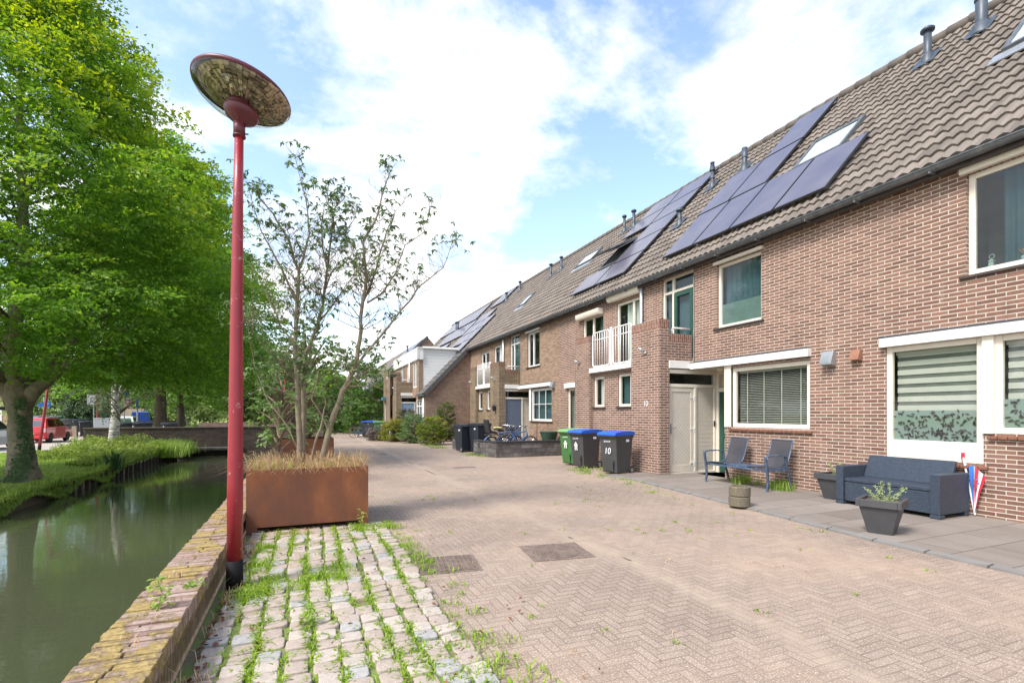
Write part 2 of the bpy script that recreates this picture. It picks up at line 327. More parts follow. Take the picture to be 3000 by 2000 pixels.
        for _ in range(int(150*(ib-ia))):
            a=rr.uniform(ia+.04,ib-.04); z=rr.uniform(za+.02,za+.31*(zb-za)); an=rr.uniform(0,6.28); l=rr.uniform(.05,.085); wd=.016
            ca,sa=math.cos(an),math.sin(an); dd=-rec-.052
            lf.poly([P(a,dd,z),P(a+ca*l*.5-sa*wd,dd,z+sa*l*.5+ca*wd),P(a+ca*l,dd,z+sa*l),P(a+ca*l*.5+sa*wd,dd,z+sa*l*.5-ca*wd)],1)
        cb.build('frosted_film',[frost,darkin],w_)
    if inside=='sheer':
        cb=MB(off); cb.poly([P(ia,d,za),P(ib,d,za),P(ib,d,zb),P(ia,d,zb)]); cb.build('curtain',curt,w_)
    if sill:
        s=MB(off)
        if sill=='brick':
            n=int((a1-a0+.12)/.105)
            for i in range(n):
                aa=a0-.06+i*(a1-a0+.12)/n; a2=aa+(a1-a0+.12)/n-.008
                p=[(-.1,z0-.01),(.05,z0-.035),(.05,z0-.075),(-.1,z0-.06)]
                v=[mp(pl,c,aa,d_,z_) for d_,z_ in p]+[mp(pl,c,a2,d_,z_) for d_,z_ in p]
                s.add(v,[(0,1,2,3),(7,6,5,4),(0,4,5,1),(1,5,6,2),(2,6,7,3),(3,7,4,0)])
            s.build('brick_sill',ledge_m,w_,bevel=.004)
        else: pbox(s,pl,c,a0-.07,a1+.07,.045,-.1,z0-.045,z0-.005); s.build('dark_sill',darkledge,w_,bevel=.004)
    return w_
TT=1.0355; NL=math.sqrt(1+TT*TT)
def rp(Y,s,h=0,dx=0):   # point on the front roof slope: s metres up from the gutter, h above the tiles
    return (8.8+dx+s/NL-h*TT/NL, Y, 5.29+s*TT/NL+h/NL)
def tiles(root,y0,y1,s0,s1,dx=0,mat=None,tw=.175,th=.345,name='roof_tiles'):
    off=np.array(root.location); ny=int(round((y1-y0)/tw)); ns=int(math.ceil((s1-s0)/th)); k=6
    ys=np.linspace(y0,y1,ny*k+1); ph=np.arange(ny*k+1)*(2*math.pi/k)
    wave=(.019*np.sin(ph)+.006*np.sin(2*ph+.6))*min(1.6,tw/.175)
    verts=[];faces=[];tone=[]; n=len(ys); tn=nr.rand(ns,ny)
    for r in range(ns):
        a=s0+r*th; b=min(a+th+.0,s1); jit=nr.rand(ny)*.006; jj=np.append(np.repeat(jit,k),jit[-1])
        for (s,h) in ((a,.006),(a,.046),(a,.046),(b,.010)):
            hh=wave+h+(jj if h>.02 else 0)
            X=8.8+dx+s/NL-hh*TT/NL; Z=5.29+s*TT/NL+hh/NL
            verts.append(np.stack([X,ys,Z],1)-off)
        base=r*4*n
        i=np.arange(n-1)
        for q in (0,2):
            o=base+q*n; faces.append(np.stack([o+i,o+i+1,o+n+i+1,o+n+i],1)); tone.append(np.repeat(tn[r],k))
    V=np.concatenate(verts); F=np.concatenate(faces)[:, ::-1]; T=np.concatenate(tone)
    me=npmesh(name,V,F,4); me.materials.append(mat or tile_m)
    a_=me.attributes.new('tone','FLOAT','FACE'); a_.data.foreach_set('value',T.astype('f'))
    me.polygons.foreach_set('use_smooth',np.ones(len(F),bool))
    # keep the row steps crisp
    o=bpy.data.objects.new(name,me); col.objects.link(o); o.parent=root; return o
def npmesh(name,V,F,k):
    me=bpy.data.meshes.new(name); me.vertices.add(len(V)); me.vertices.foreach_set('co',V.astype('f').ravel())
    me.loops.add(F.size); me.loops.foreach_set('vertex_index',F.astype('i').ravel()); me.polygons.add(len(F))
    me.polygons.foreach_set('loop_start',np.arange(0,F.size,k,dtype='i')); me.update(calc_edges=True); return me
def panel(root,y0,y1,s0,s1,dx=0):
    b=MB(root.location); g=.012
    c=[(y0+g,s0+g),(y1-g,s0+g),(y1-g,s1-g),(y0+g,s1-g)]
    v=[rp(y,s,.10,dx) for y,s in c]+[rp(y,s,.145,dx) for y,s in c]
    b.add(v,[(0,1,2,3),(7,6,5,4),(0,4,5,1),(1,5,6,2),(2,6,7,3),(3,7,4,0)])
    o=b.build('solar_panel',blackp,root)
    g=.03; b=MB(root.location); c=[(y0+g,s0+g),(y1-g,s0+g),(y1-g,s1-g),(y0+g,s1-g)]
    b.add([rp(y,s,.149,dx) for y,s in c],[(3,2,1,0)]); b.build('solar_cells',solar_m,o)
    b=MB(root.location)
    for y in (y0+.2,y1-.2): b.tube([rp(y,s0-.03,.06,dx),rp(y,s1+.02,.06,dx)],.02,4)
    b.build('mounting_rail',zinc,o)
def skylight(root,y0,y1,s0,s1,dx=0,opened=0):
    b=MB(root.location)
    def bar(ya,yb,sa,sb,h0,h1,m=0):
        c=[(ya,sa),(yb,sa),(yb,sb),(ya,sb)]; v=[rp(y,s,h0,dx) for y,s in c]+[rp(y,s,h1,dx) for y,s in c]
        b.add(v,[(0,1,2,3),(7,6,5,4),(0,4,5,1),(1,5,6,2),(2,6,7,3),(3,7,4,0)],m)
    for (a,c_,d,e) in ((y0,y0+.07,s0,s1),(y1-.07,y1,s0,s1),(y0+.07,y1-.07,s0,s0+.08),(y0+.07,y1-.07,s1-.1,s1)): bar(a,c_,d,e,.0,.12)
    bar(y0-.12,y1+.12,s0-.3,s0,.04,.065,1); bar(y0+.07,y1-.07,s0+.08,s1-.1,.0,.088,2)
    o=b.build('skylight',[zinc,steel,plain('skylight_reflection',(.62,.65,.66),.7) if not opened else darkin],root)  # white fill under closed glass: cloud reflection put into its colour
    if opened:
        b=MB(root.location); L_=s1-s0-.1; an=.35
        p=[rp(y,s1-.08-t*L_*math.cos(an),.13+t*L_*math.sin(an),dx) for y,t in ((y0,0),(y1,0),(y1,1),(y0,1))]
        q=[tuple(Vector(a)+Vector((-TT/NL,0,1/NL))*.05) for a in p]; b.add(p+q,[(0,1,2,3),(7,6,5,4),(0,4,5,1),(1,5,6,2),(2,6,7,3),(3,7,4,0)]); b.build('open_sash',zinc,o)
    else:
        b=MB(root.location); c=[(y0+.07,s0+.08),(y1-.07,s0+.08),(y1-.07,s1-.1),(y0+.07,s1-.1)]
        b.add([rp(y,s,.10,dx) for y,s in c],[(3,2,1,0)]); b.build('glass_pane',gl_w,o)
def fluepipe(root,Y,s,h=.75,r=.075,dx=0,kind=0):
    b=MB(root.location); p=Vector(rp(Y,s,0,dx)); p.z-=.05
    b.lathe([(r*2.1,-.05),(r*1.5,.16),(r*1.15,.2),(r,.22)],16,p); b.lathe([(r*.98,.2),(r*.98,h),(0,h)],16,p)
    if kind==0: b.lathe([(r*.98,h-.02),(r*1.7,h-.015),(r*1.75,h+.03),(r*1.1,h+.07),(0,h+.08)],16,p)
    elif kind==1: b.lathe([(r*1.3,h*.55),(r*1.35,h*.62),(r,h*.64)],16,p); b.lathe([(r*1.5,h-.02),(r*1.5,h+.03),(r*.9,h+.2),(r*1.15,h+.21),(r*1.15,h+.25),(0,h+.26)],16,p)
    else: b.lathe([(r*1.12,h*.6),(r*1.12,h+.02),(0,h+.02)],16,p)
    # sloping flashing sheet
    c=[(Y-.22,s-.28),(Y+.22,s-.28),(Y+.22,s+.25),(Y-.22,s+.25)]; b.add([rp(y,ss,.065,dx) for y,ss in c],[(3,2,1,0)])
    return b.build('flue_pipe',leadm,root,smooth=True)
# ---------------------------------------------------------------- terraced houses
def roofpart(root,y0,y1,dx=0,s0=-.05,gut=True,mat=None,slope=6.55):
    tiles(root,y0,y1,s0,slope,dx,mat)
    b=MB(root.location)
    # deck under the tiles, rear slope, ridge
    def q(s,h): p=rp(0,s,h,dx); return (p[0],p[2])
    a=q(s0+.1,-.02); r=q(slope,-.02); back=(2*r[0]-a[0],a[1])
    b.prism([a,r,back,(back[0]-.2,back[1]-.15),(r[0],r[1]-.3),(a[0]+.2,a[1]-.15)],y0,y1); b.build('roof_deck',darkledge,root)
    b=MB(root.location); y=y0
    while y<y1-.05:
        e=min(y+.4,y1); 
        b.tube([(r[0],y,r[1]+.04),(r[0],e+.03,r[1]+.055)],[.125,.135],10); y+=.4
    b.build('ridge_tiles',tile_m if not mat else mat,root,smooth=True)
    if gut:
        p=rp(0,s0,0,dx); g=MB(root.location); gx=p[0]-.06; gz=p[2]-.06
        prof=[]
        for i in range(9): an=math.pi*(1+i/8); prof.append((gx+.075*math.cos(an),gz+.075*math.sin(an)))
        prof+= [(gx+.06*math.cos(math.pi*(2-i/8)),gz+.06*math.sin(math.pi*(2-i/8))) for i in range(9)]
        g.prism(prof,y0,y1); g.tube([(gx-.078,y0,gz+.002),(gx-.078,y1,gz+.002)],.013,6)
        y=y0+.4
        while y<y1: g.box(gx-.08,gx+.14,y-.012,y+.012,gz-.1,gz-.07); y+=1.1
        g.build('gutter',zinc,root,smooth=False)
        g=MB(root.location); g.box(gx+.07,gx+.13,y0,y1,gz-.12,gz+.05); g.build('eaves_board',darkledge,root)
def gablewalls(b,y,dx,X0=8.95,s0=0,dirn=-1,xr=None):
    r=rp(0,6.5,-.05,dx); e=rp(0,s0,-.05,dx); X1=2*r[0]-8.95-dx
    pts=[(X0,y,0),(X1,y,0),(X1,y,5.2),(r[0],y,r[2]),(X0,y,5.29+(X0-8.8-dx)*TT-.05)]
    b.poly(pts if dirn<0 else pts[::-1])
def diagdoor(root,x0,x1,z0,z1,y,mat):
    b=MB(root.location); b.box(x0,x1,y-.02,y+.03,z0,z1); d=b.build('garden_door',mat,root,bevel=.004)
    b=MB(root.location); f=.1
    for (p,q,r,s) in ((x0,x0+f,z0,z1),(x1-f,x1,z0,z1),(x0+f,x1-f,z0,z0+.17),(x0+f,x1-f,z1-f,z1)): b.box(p,q,y-.035,y-.0205,r,s)
    b.build('door_frame',mat,d,bevel=.003)
    b=MB(root.location); xa,xb,za,zb=x0+f,x1-f,z0+.17,z1-f; W=xb-xa
    k=-W
    while k<zb-za:   # grooves run down to the right
        zs=za+k+W; ze=za+k; xs,xe=xa,xb
        if zs>zb: xs=xa+(zs-zb); zs=zb
        if ze<za: xe=xb-(za-ze); ze=za
        if xe-xs>.03: b.add([(xs,y-.0212,zs),(xe,y-.0212,ze),(xe,y-.0212,ze+.006),(xs,y-.0212,zs+.006)],[(0,1,2,3)])
        k+=.105
    b.build('board_grooves',plain('groove',(.2,.17,.14),.8),d)
    b=MB(root.location); b.box(x0+.03,x0+.065,y-.055,y-.035,z0+.95,z0+1.2); b.tube([(x0+.047,y-.055,z0+1.1),(x0+.047,y-.09,z0+1.1),(x0+.19,y-.09,z0+1.1)],.009,6); b.build('door_handle',steel,d)
    for zz in (z0+.2,z0+1.05,z1-.25):
        b=MB(root.location); b.box(x1-.13,x1+.03,y-.05,y-.036,zz,zz+.03); b.box(x1-.02,x1+.03,y-.055,y-.036,zz-.06,zz+.05); b.build('hinge',white,d)
def siding(root,x0,x1,z0,z1,y,mat,st=.105,name='siding_panel'):
    b=MB(root.location); z=z0
    while z<z1-.01:
        e=min(z+st-.006,z1); b.box(x0,x1,y-.012,y+.03,z,e); z+=st
    b.box(x0,x1,y+.0,y+.02,z0,z1); return b.build(name,mat,root)
def railing(root,X,y0,y1,z0,z1,mat):
    b=MB(root.location); r=.02; c=.09
    pts=[]
    for (cy,cz,a0) in ((y1-c,z1-c,0),(y0+c,z1-c,90),(y0+c,z0+c,180),(y1-c,z0+c,270)):
        for k in range(5): a=R(a0+k*22.5); pts.append((X,cy+c*math.cos(a),cz+c*math.sin(a)))
    pts.append(pts[0]); b.tube(pts,r,8,cap=False); b.tube([(X,y0+.02,z1-.22),(X,y1-.02,z1-.22)],.014,6)
    n=6
    for i in range(1,n+1): y=y0+(y1-y0)*i/(n+1); b.tube([(X,y,z0),(X,y,z1)],.010,6)
    return b.build('balcony_railing',mat,root,smooth=True)
def unitR(root,o,dx,st):
    F=8.95+dx; B=7.95+dx; y0=5.85+o if st!='near' else 5.85; y1=11.7+o; off=root.location
    bm=dict(near=brick_red,tan=brick_tan,low=brick_tan)[st]; bk=brick_red if st=='near' else brick_tanw; so_=brick_sol if st=='near' else brick_tsol
    fr=cream if st=='near' else white
    zt=5.2 if st!='low' else 2.45
    if st!='low':
        y0=6.0 if st=='near' else 16.68
        b=MB(off); gw=(6.53+o,8.42+o,1.2,2.54,.06); uw=(7.62+o,8.86+o,3.5,4.98,.14); bd=(9.60+o,10.78+o,2.85,5.12,.14); rc=(8.6+o,11.72+o,0,2.6,1.0)
        wall(b,'x',F,y0,y1,0,zt,[gw,uw,bd,rc]); b.build('wall',bm,root)
        near=st=='near'
        window(root,'x',F,*gw[:4],fm=fr,fw=.09,rec=.04,inside='venetian' if near else 'sheer',sill='brick' if near else 'dark',thin=None if near else ((7.2+o,7.8+o),(1.9,)))
        window(root,'x',F,*uw[:4],fm=fr,rec=.07,inside='curtain_wide' if near else 'curtain',sill='dark',mull=() if near else (8.35+o,))
        # head boards over the upper window
        b=MB(off); b.box(F-.07,F+.02,uw[0]-.06,uw[1]+.05,4.98,5.05); b.build('window_head_board',fr,root,bevel=.005)
        b=MB(off); b.box(F-.03,F+.1,8.42+o,8.6+o,1.2,2.6); b.build('corner_post',fr,root,bevel=.005)
        # french window onto the balcony
        w_=window(root,'x',F,*bd[:4],fm=fr,fw=.06,rec=.05,mull=(10.4+o,),trans=(4.72,),name='balcony_door',inside='sheer')
        if near:
            b=MB(off)
            for (p,q,r,s) in ((9.68+o,9.78+o,2.9,4.66),(10.25+o,10.35+o,2.9,4.66),(9.78+o,10.25+o,4.56,4.66),(9.78+o,10.25+o,2.9,3.05)): b.box(F+.035,F+.09,p,q,r,s)
            d=b.build('green_door_leaf',greenp,w_,bevel=.004)
        b=MB(off); b.box(F-.1,F+.01,6.5+o,9.62+o,2.6,2.755); b.build('fascia',white,root,bevel=.004)
        b=MB(off); b.box(F-.11,F+.0,6.5+o,9.62+o,2.758,2.775); b.build('flashing',leadm,root)
    # recess: back wall with front door
    b=MB(off); b.poly([(F+.95,9.75+o,0),(F+.95,8.5+o,0),(F+.95,8.5+o,2.6),(F+.95,9.75+o,2.6)]); b.poly([(F+.0,9.75+o,2.595),(F+.95,9.75+o,2.595),(F+.95,8.5+o,2.595),(F+.0,8.5+o,2.595)]); b.build('porch_lining',creamd,root)
    if st=='near':
        b=MB(off)
        for (p,q,r,s) in ((8.75,8.85,.02,2.05),(9.5,9.62,.02,2.05),(8.85,9.5,1.93,2.05),(8.85,9.5,.02,.3),(8.85,9.5,.9,1.0)): b.box(F+.88,F+.93,p+o,q+o,r,s)
        b.add([(F+.885,8.85,1.05),(F+.885,9.5,1.5),(F+.885,9.5,1.6),(F+.885,8.85,1.15)],[(3,2,1,0)])
        d=b.build('front_door',greenp,root,bevel=.004); b=MB(off); b.poly([(F+.91,9.5+o,.3),(F+.91,8.85+o,.3),(F+.91,8.85+o,1.93),(F+.91,9.5+o,1.93)]); b.build('glass_pane',frost,d)
        b=MB(off)
        for (p,q,r,s) in ((8.62,8.74,0,2.6),(9.63,9.75,0,2.6),(8.74,9.63,2.06,2.16),(8.74,9.63,2.5,2.6)): b.box(F+.85,F+.94,p+o,q+o,r,s)
        b.build('door_surround',cream,root,bevel=.005)
        b=MB(off); b.lathe([(.0,-.07),(.11,-.065),(.14,-.03),(.15,0)],20,(F+.35,9.0,2.59)); b.build('porch_lamp',plain('lamp_glass',(.6,.5,.36),.3),root,smooth=True)
        b=MB(off); b.box(F+.76,F+.80,9.68,9.71,1.18,1.32); b.build('door_bell',blackp,root,bevel=.005)
    # wall across the recess, facing the camera, with garden door
    Y=9.75+o; xa=B+.3; xb=F+.95; dc={'near':creamd,'tan':bluewood,'low':blued}[st]; dm=B+1.12
    b=MB(off)
    for (p,q,r,s) in ((xa-.02,xb,0,.05),(xa-.02,xa+.03,.05,2.6),(dm,dm+.07,.05,2.16),(xb-.17,xb,.05,2.6),(xa+.03,xb-.17,2.16,2.24),(xa+.03,xb-.17,2.5,2.6)): b.box(p,q,Y-.05,Y+.06,r,s)
    b.build('porch_frame',cream if st!='low' else white,root,bevel=.005)
    b=MB(off); b.poly([(xa+.03,Y,2.24),(xb-.17,Y,2.24),(xb-.17,Y,2.5),(xa+.03,Y,2.5)]); b.build('transom_glass',gl_d,root)
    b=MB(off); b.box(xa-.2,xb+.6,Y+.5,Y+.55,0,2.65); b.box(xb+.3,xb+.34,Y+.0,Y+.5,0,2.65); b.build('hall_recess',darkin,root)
    if st=='near': diagdoor(root,xa+.03,dm,.06,2.15,Y,dc)
    else:
        b=MB(off); n=7; W=(dm-xa-.03)/n
        for i in range(n): b.box(xa+.03+i*W,xa+.03+(i+1)*W-(.006 if st=='tan' else 0),Y-.02,Y+.03,.06,2.15)
        d=b.build('garden_door',dc,root); b=MB(off); b.box(dm-.12,dm-.03,Y-.06,Y-.022,1.0,1.03); b.build('door_handle',steel,d)
    siding(root,dm+.07,xb-.17,.05,2.16,Y-.005,creamd if st!='low' else white,.105 if st=='near' else .21)
    # balcony block
    b=MB(off); b.box(B,B+.3,9.66+o,10.78+o,0,3.6); wall(b,'x',B+.15,10.78+o,y1,0,2.72,[(11.0+o,11.59+o,1.7,2.6,.1)]); b.box(B+.302,F-.001,9.66+o,9.78+o,2.8,3.27)
    b.build('balcony_wall',bk,root)
    b=MB(off); b.box(B-.001,B+.301,9.659+o,10.781+o,3.6,3.81); b.box(B+.302,F-.001,9.659+o,9.781+o,3.27,3.47); b.build('coping',so_,root,bevel=.004)
    window(root,'x',B+.15,11.0+o,11.59+o,1.7,2.6,fm=fr,rec=.03,inside='sheer',sill='dark',deep=.3)
    b=MB(off); b.box(B+.28,F-.0,9.63+o,9.7+o,2.62,2.8); b.box(B+.3,F+.0,9.7+o,y1,2.7,2.8); b.build('balcony_slab',white,root,bevel=.004)
    if st!='low': b=MB(off); b.box(B-.02,B+.2,10.785+o,y1,2.722,2.86); b.build('balcony_fascia',white,root,bevel=.004); railing(root,B+.05,10.84+o,11.69+o,2.9,3.9,white)
    b=MB(off); zz=3.62
    b.tube([(B+.42,9.72+o,3.47),(B+.42,9.72+o,zz-.04),(B+.45,9.72+o,zz),(F-.02,9.72+o,zz)],.024,8); b.build('handrail',white,root,smooth=True)
    b=MB(off); b.tube([(B+.02,10.2+o,3.05),(B-.16,10.28+o,3.16)],.028,8); b.tube([(B,10.2+o,3.03),(B-.03,10.2+o,3.05)],.045,8); b.build('spout',steel,root,smooth=True)
def unitL(root,o,dx,st):
    F=8.95+dx; B=7.95+dx; y0=11.7+o; y1=(16.68 if o==0 else 27.5) if st!='low' else 16.5+o; off=root.location
    bm=dict(near=brick_red,tan=brick_tan,low=brick_tan)[st]; bk=brick_red if st=='near' else brick_tanw; so_=brick_sol if st=='near' else brick_tsol
    fr=cream if st=='near' else white
    if st!='low':
        h=[(11.76+o,12.9+o,2.85,4.9,.12),(13.62+o,14.9+o,3.45,4.78,.12),(15.35+o,15.98+o,.5,2.42,.1)]
        b=MB(off); wall(b,'x',F,y0,y1,0,5.2,h+[(y0,12.9+o,0,2.6,.3)]); b.build('wall',bm,root)
        window(root,'x',F,*h[0][:4],fm=fr,rec=.05,mull=(12.1+o,),name='balcony_door',inside='curtain_white')
        window(root,'x',F,*h[1][:4],fm=fr,rec=.05,mull=(14.3+o,),inside='curtain')
        window(root,'x',F,*h[2][:4],fm=fr,rec=.04,inside='venetian')
        b=MB(off); b.box(F-.09,F+.0,15.3+o,16.1+o,2.44,2.62); b.build('fascia',white,root,bevel=.004)
        if st=='near':
            for (p,q,z) in ((11.62+o,13.18+o,5.0),(13.65+o,15.1+o,4.76)):
                b=MB(off); b.prism([(F+.0,z-.02),(F-.14,z-.02),(F-.19,z+.04),(F-.19,z+.17),(F+.0,z+.17)],p,q); b.build('shutter_box',cream,root,bevel=.006)
    b=MB(off); b.box(B,B+.3,12.86+o,13.71+o,0,3.64); wall(b,'x',B+.15,y0,12.86+o,0,2.72,[(12.28+o,12.84+o,1.7,2.6,.1)]); b.box(B+.305,F-.001,13.59+o,13.71+o,0,3.64)
    b.build('balcony_wall',bk,root)
    b=MB(off); b.box(B-.001,B+.301,12.859+o,13.711+o,3.64,3.85); b.box(B+.301,F-.001,13.589+o,13.711+o,3.64,3.84); b.build('coping',so_,root,bevel=.004)
    window(root,'x',B+.15,12.28+o,12.84+o,1.7,2.6,fm=fr,rec=.03,inside='curtain_white',sill='dark',deep=.3)
    if st!='low':
        b=MB(off); b.box(B-.02,B+.2,y0,12.855+o,2.722,2.86); b.box(B+.3,F,y0,13.59+o,2.7,2.8); b.build('balcony_fascia',white,root,bevel=.004)
        railing(root,B+.05,11.87+o,12.74+o,2.9,3.9,white); b=MB(off); b.box(B+.02,B+.08,11.75+o,11.81+o,2.86,3.95); b.build('railing_post',white,root,bevel=.005)
        b=MB(off); b.tube([(B+.02,13.4+o,3.05),(B-.16,13.48+o,3.16)],.028,8); b.build('spout',steel,root,smooth=True)
HG='terraced brick houses along the street'
# house nearest the camera, partly outside the frame
h1=empty('terraced_house',(8.95,2.9,0),'nearest red brick house with the wide striped-blind window behind the wicker sofa','house',HG)
b=MB(h1.location); H1=[(2.35,3.8,3.52,5.0,.14)]
H1=[(2.45,4.1,3.52,5.0,.14),(3.92,5.18,.78,2.6,.1),(2.3,3.77,1.22,2.6,.1)]
H1=[(2.45,4.1,3.52,5.0,.14),(3.9,5.18,.78,2.6,.1),(2.3,3.78,1.22,2.6,.1)]
wall(b,'x',8.95,-2,6.0,0,5.2,H1); b.build('wall',brick_red,h1)
window(h1,'x',8.95,3.9,5.18,.78,2.6,fm=cream,fw=.085,rec=.01,inside='zebra',sill='brick',zg0=1.08)
window(h1,'x',8.95,2.3,3.78,1.22,2.6,fm=cream,fw=.085,rec=.01,inside='zebra',sill='brick')
window(h1,'x',8.95,2.45,4.1,3.52,5.0,fm=cream,fw=.08,rec=.06,inside='curtain_mid',sill='dark',glassm=gl_d)
b=MB(h1.location); b.box(8.91,9.03,3.775,3.905,1.22,2.6); b.build('window_post',cream,h1,bevel=.004)
b=MB(h1.location); b.box(8.85,8.96,1.5,5.24,2.602,2.755); b.build('fascia',white,h1,bevel=.004)
b=MB(h1.location); b.box(8.84,8.95,1.5,5.24,2.758,2.775); b.build('flashing',leadm,h1)
b=MB(h1.location); b.box(8.88,8.97,2.4,4.16,5.0,5.09); b.build('window_head_board',cream,h1,bevel=.005)
roofpart(h1,-1.5,6.0); skylight(h1,3.3,4.55,3.25,4.75); fluepipe(h1,5.52,5.46,1.1,.1,kind=2)
b=MB(h1.location); b.prism([(8.95,2.42),(8.83,2.44),(8.83,2.47),(8.89,2.62),(8.95,2.62)],5.56,5.72); b.build('terracotta_vent',plain('terracotta',(.28,.13,.08),.7),h1,bevel=.003)
h2=empty('terraced_house',(8.95,8.8,0),'red brick house number 10 with the cream garden door and green balcony door','house',HG)
unitR(h2,0,0,'near'); roofpart(h2,6.0,11.7)
b=MB(h2.location); b.prism([(8.95,2.38),(8.80,2.4),(8.80,2.44),(8.87,2.64),(8.95,2.66)],6.02,6.24); b.build('steel_vent',steel,h2,bevel=.003)
for k,(y,s) in enumerate([(6.3,.52),(7.46,.52),(8.62,.52),(9.78,.52),(8.74,2.46),(9.9,2.46),(8.74,4.4)]): panel(h2,y,y+1.15,s,s+1.9)
skylight(h2,6.95,8.1,2.52,3.7); fluepipe(h2,10.95,4.85,.7,.075,kind=2); fluepipe(h2,6.44,5.42,.72,.075)
b=MB(h2.location); b.tube([(8.87,11.57,2.9),(8.87,11.57,5.15)],.04,12); b.build('downpipe',plain('grey_pipe',(.5,.52,.55),.4),h2,smooth=True)
b=MB(h2.location); b.tube([(8.93,9.58,4.9),(8.93,9.58,3.6),(8.91,9.56,3.5),(8.91,9.56,2.7),(8.86,9.56,2.66)],.012,6); b.build('cable',steel,h2)
h3=empty('terraced_house',(8.95,14.2,0),'red brick house with two cream roller shutter boxes under the gutter','house',HG)
unitL(h3,0,0,'near'); roofpart(h3,11.7,16.68)
for y,s in [(12.85,.72+1.125*i) for i in range(5)]+[(14.58,.72),(14.58,4.1),(14.58,5.225)]: panel(h3,y,y+1.7,s,s+1.11)
skylight(h3,14.65,15.85,2.1,3.5,opened=1); fluepipe(h3,12.25,4.9,.62,.06,kind=1); fluepipe(h3,12.2,2.9,.5,.065)
h4=empty('terraced_house',(8.95,19.4,0),'light brown brick house with dark blue door behind the low stone wall','house',HG)
unitR(h4,10.7,0,'tan'); roofpart(h4,16.68,22.2); fluepipe(h4,16.9,5.45,.7,.065); fluepipe(h4,17.6,5.5,.7,.06); skylight(h4,18.4,19.8,3.9,4.8)
b=MB(h4.location); b.prism([(8.95,2.5),(8.80,2.52),(8.80,2.56),(8.87,2.74),(8.95,2.76)],16.95,17.15); b.build('steel_vent',steel,h4)
b=MB(h4.location); b.tube([(8.87,22.15,2.9),(8.87,22.15,5.15)],.045,12); b.build('downpipe',white,h4,smooth=True)
# wall lantern
b=MB(h4.location); c=(7.86,20.75,1.78); b.taper(c,.09,.09,1.62,c,.15,.15,1.82); b.taper(c,.17,.17,1.82,c,.05,.05,1.9); b.tube([(7.96,20.75,1.95),(7.86,20.75,1.97),(7.86,20.75,1.88)],.012,6); b.build('wall_lantern',blackp,h4)
h5=empty('terraced_house',(8.95,24.8,0),'light brown brick house with white balcony railing beside the brown gable wall','house',HG)
unitL(h5,10.7,0,'tan'); roofpart(h5,22.2,27.5); skylight(h5,23.3,24.2,2.5,3.5); fluepipe(h5,23.6,4.9,.7,.065); fluepipe(h5,22.7,5.1,.7,.06)
# house with catslide roof and white dormer
D=-2.65
h6=empty('terraced_house',(6.3,29.8,0),'brown gable house with white clad dormer and light blue door','house',HG)
b=MB(h6.location)
pts=[(6.3,27.5,0),(9.3,27.5,0),(13.3,27.5,5.2),(13.3,27.5,9.9),(6.3,27.5,2.62)]
b.poly([(6.3,27.5,0),(9.2,27.5,0),(9.2,27.5,5.55),(6.3,27.5,2.55)]); b.build('gable_wall',brick_end,h6)
b=MB(h6.location); wall(b,'x',6.3,27.5,33,0,2.5,[(27.85,29.9,.7,2.35,.1),(29.95,33,0,2.6,1)]); b.build('wall',brick_tan,h6)
window(h6,'x',6.3,27.85,29.9,.5,2.38,fm=white,fw=.09,rec=.02,inside='sheer',mull=(28.5,29.2),trans=(1.95,))
b=MB(h6.location); b.tube([(6.22,27.62,0),(6.22,27.62,2.4)],.045,10); b.build('downpipe',white,h6,smooth=True)
unitR(h6,21.4,D,'low')
tiles(h6,27.5,29.4,-3.72,0.2,0,tile_g); 
b=MB(h6.location)
e=rp(0,-3.72,0); b.box(e[0]-.12,e[0]+.02,27.4,29.4,e[2]-.1,e[2]-.02); b.build('gutter',zinc,h6)
b=MB(h6.location); s=-3.72
while s<.1:   # verge tiles
    c=[(27.38,s),(27.66,s),(27.66,s+.36),(27.38,s+.36)]; v=[rp(y,q,.02,0) for y,q in c]+[rp(y,q,.085 if q==s else .06,0) for y,q in c]
    b.add(v,[(0,1,2,3),(7,6,5,4),(0,4,5,1),(1,5,6,2),(2,6,7,3),(3,7,4,0)]); 
    v=[rp(27.37,s,-.16),rp(27.42,s,-.16),rp(27.42,s+.35,-.16),rp(27.37,s+.35,-.16),rp(27.37,s,.05),rp(27.42,s,.05),rp(27.42,s+.35,.05),rp(27.37,s+.35,.05)]
    b.add(v,[(0,1,2,3),(7,6,5,4),(0,4,5,1),(1,5,6,2),(2,6,7,3),(3,7,4,0)]); s+=.36
b.build('verge_tiles',tile_g,h6)
# dormer
b=MB(h6.location)
z=2.3
while z<5.38: b.box(6.56,9.3,29.24,29.3,z,z+.172); z+=.18
b.box(6.54,9.3,29.29,29.36,2.2,5.38)
z=4.74
while z<5.36: b.box(6.21,6.27,29.1,37.6,z,z+.16); b.box(6.21,6.56,29.12,29.2,z,z+.16); z+=.165
b.box(6.2,9.4,29.08,37.6,5.39,5.45); b.box(6.26,6.6,29.19,37.6,4.7,5.39)
b.build('dormer_cladding',white,h6)
HD=[(29.75,30.9,3.1,4.7,.1),(32.0,32.9,2.9,4.7,.1),(34.2,35.2,2.9,4.7,.1)]
b=MB(h6.location); wall(b,'x',6.3,29.22,37.6,2.5,4.72,HD); wall(b,'y',29.22,6.3,6.56,2.3,4.72); b.build('dormer_wall',brick_tan,h6)
for hh in HD: window(h6,'x',6.3,*hh[:4],fm=white,rec=.03,mull=((hh[0]+hh[1])/2,),inside='curtain_white')
b=MB(h6.location); b.tube([(6.2,31.5,2.7),(6.2,31.5,4.8)],.045,10); b.build('downpipe',white,h6,smooth=True)
roofpart(h6,27.5,33.0,gut=False)
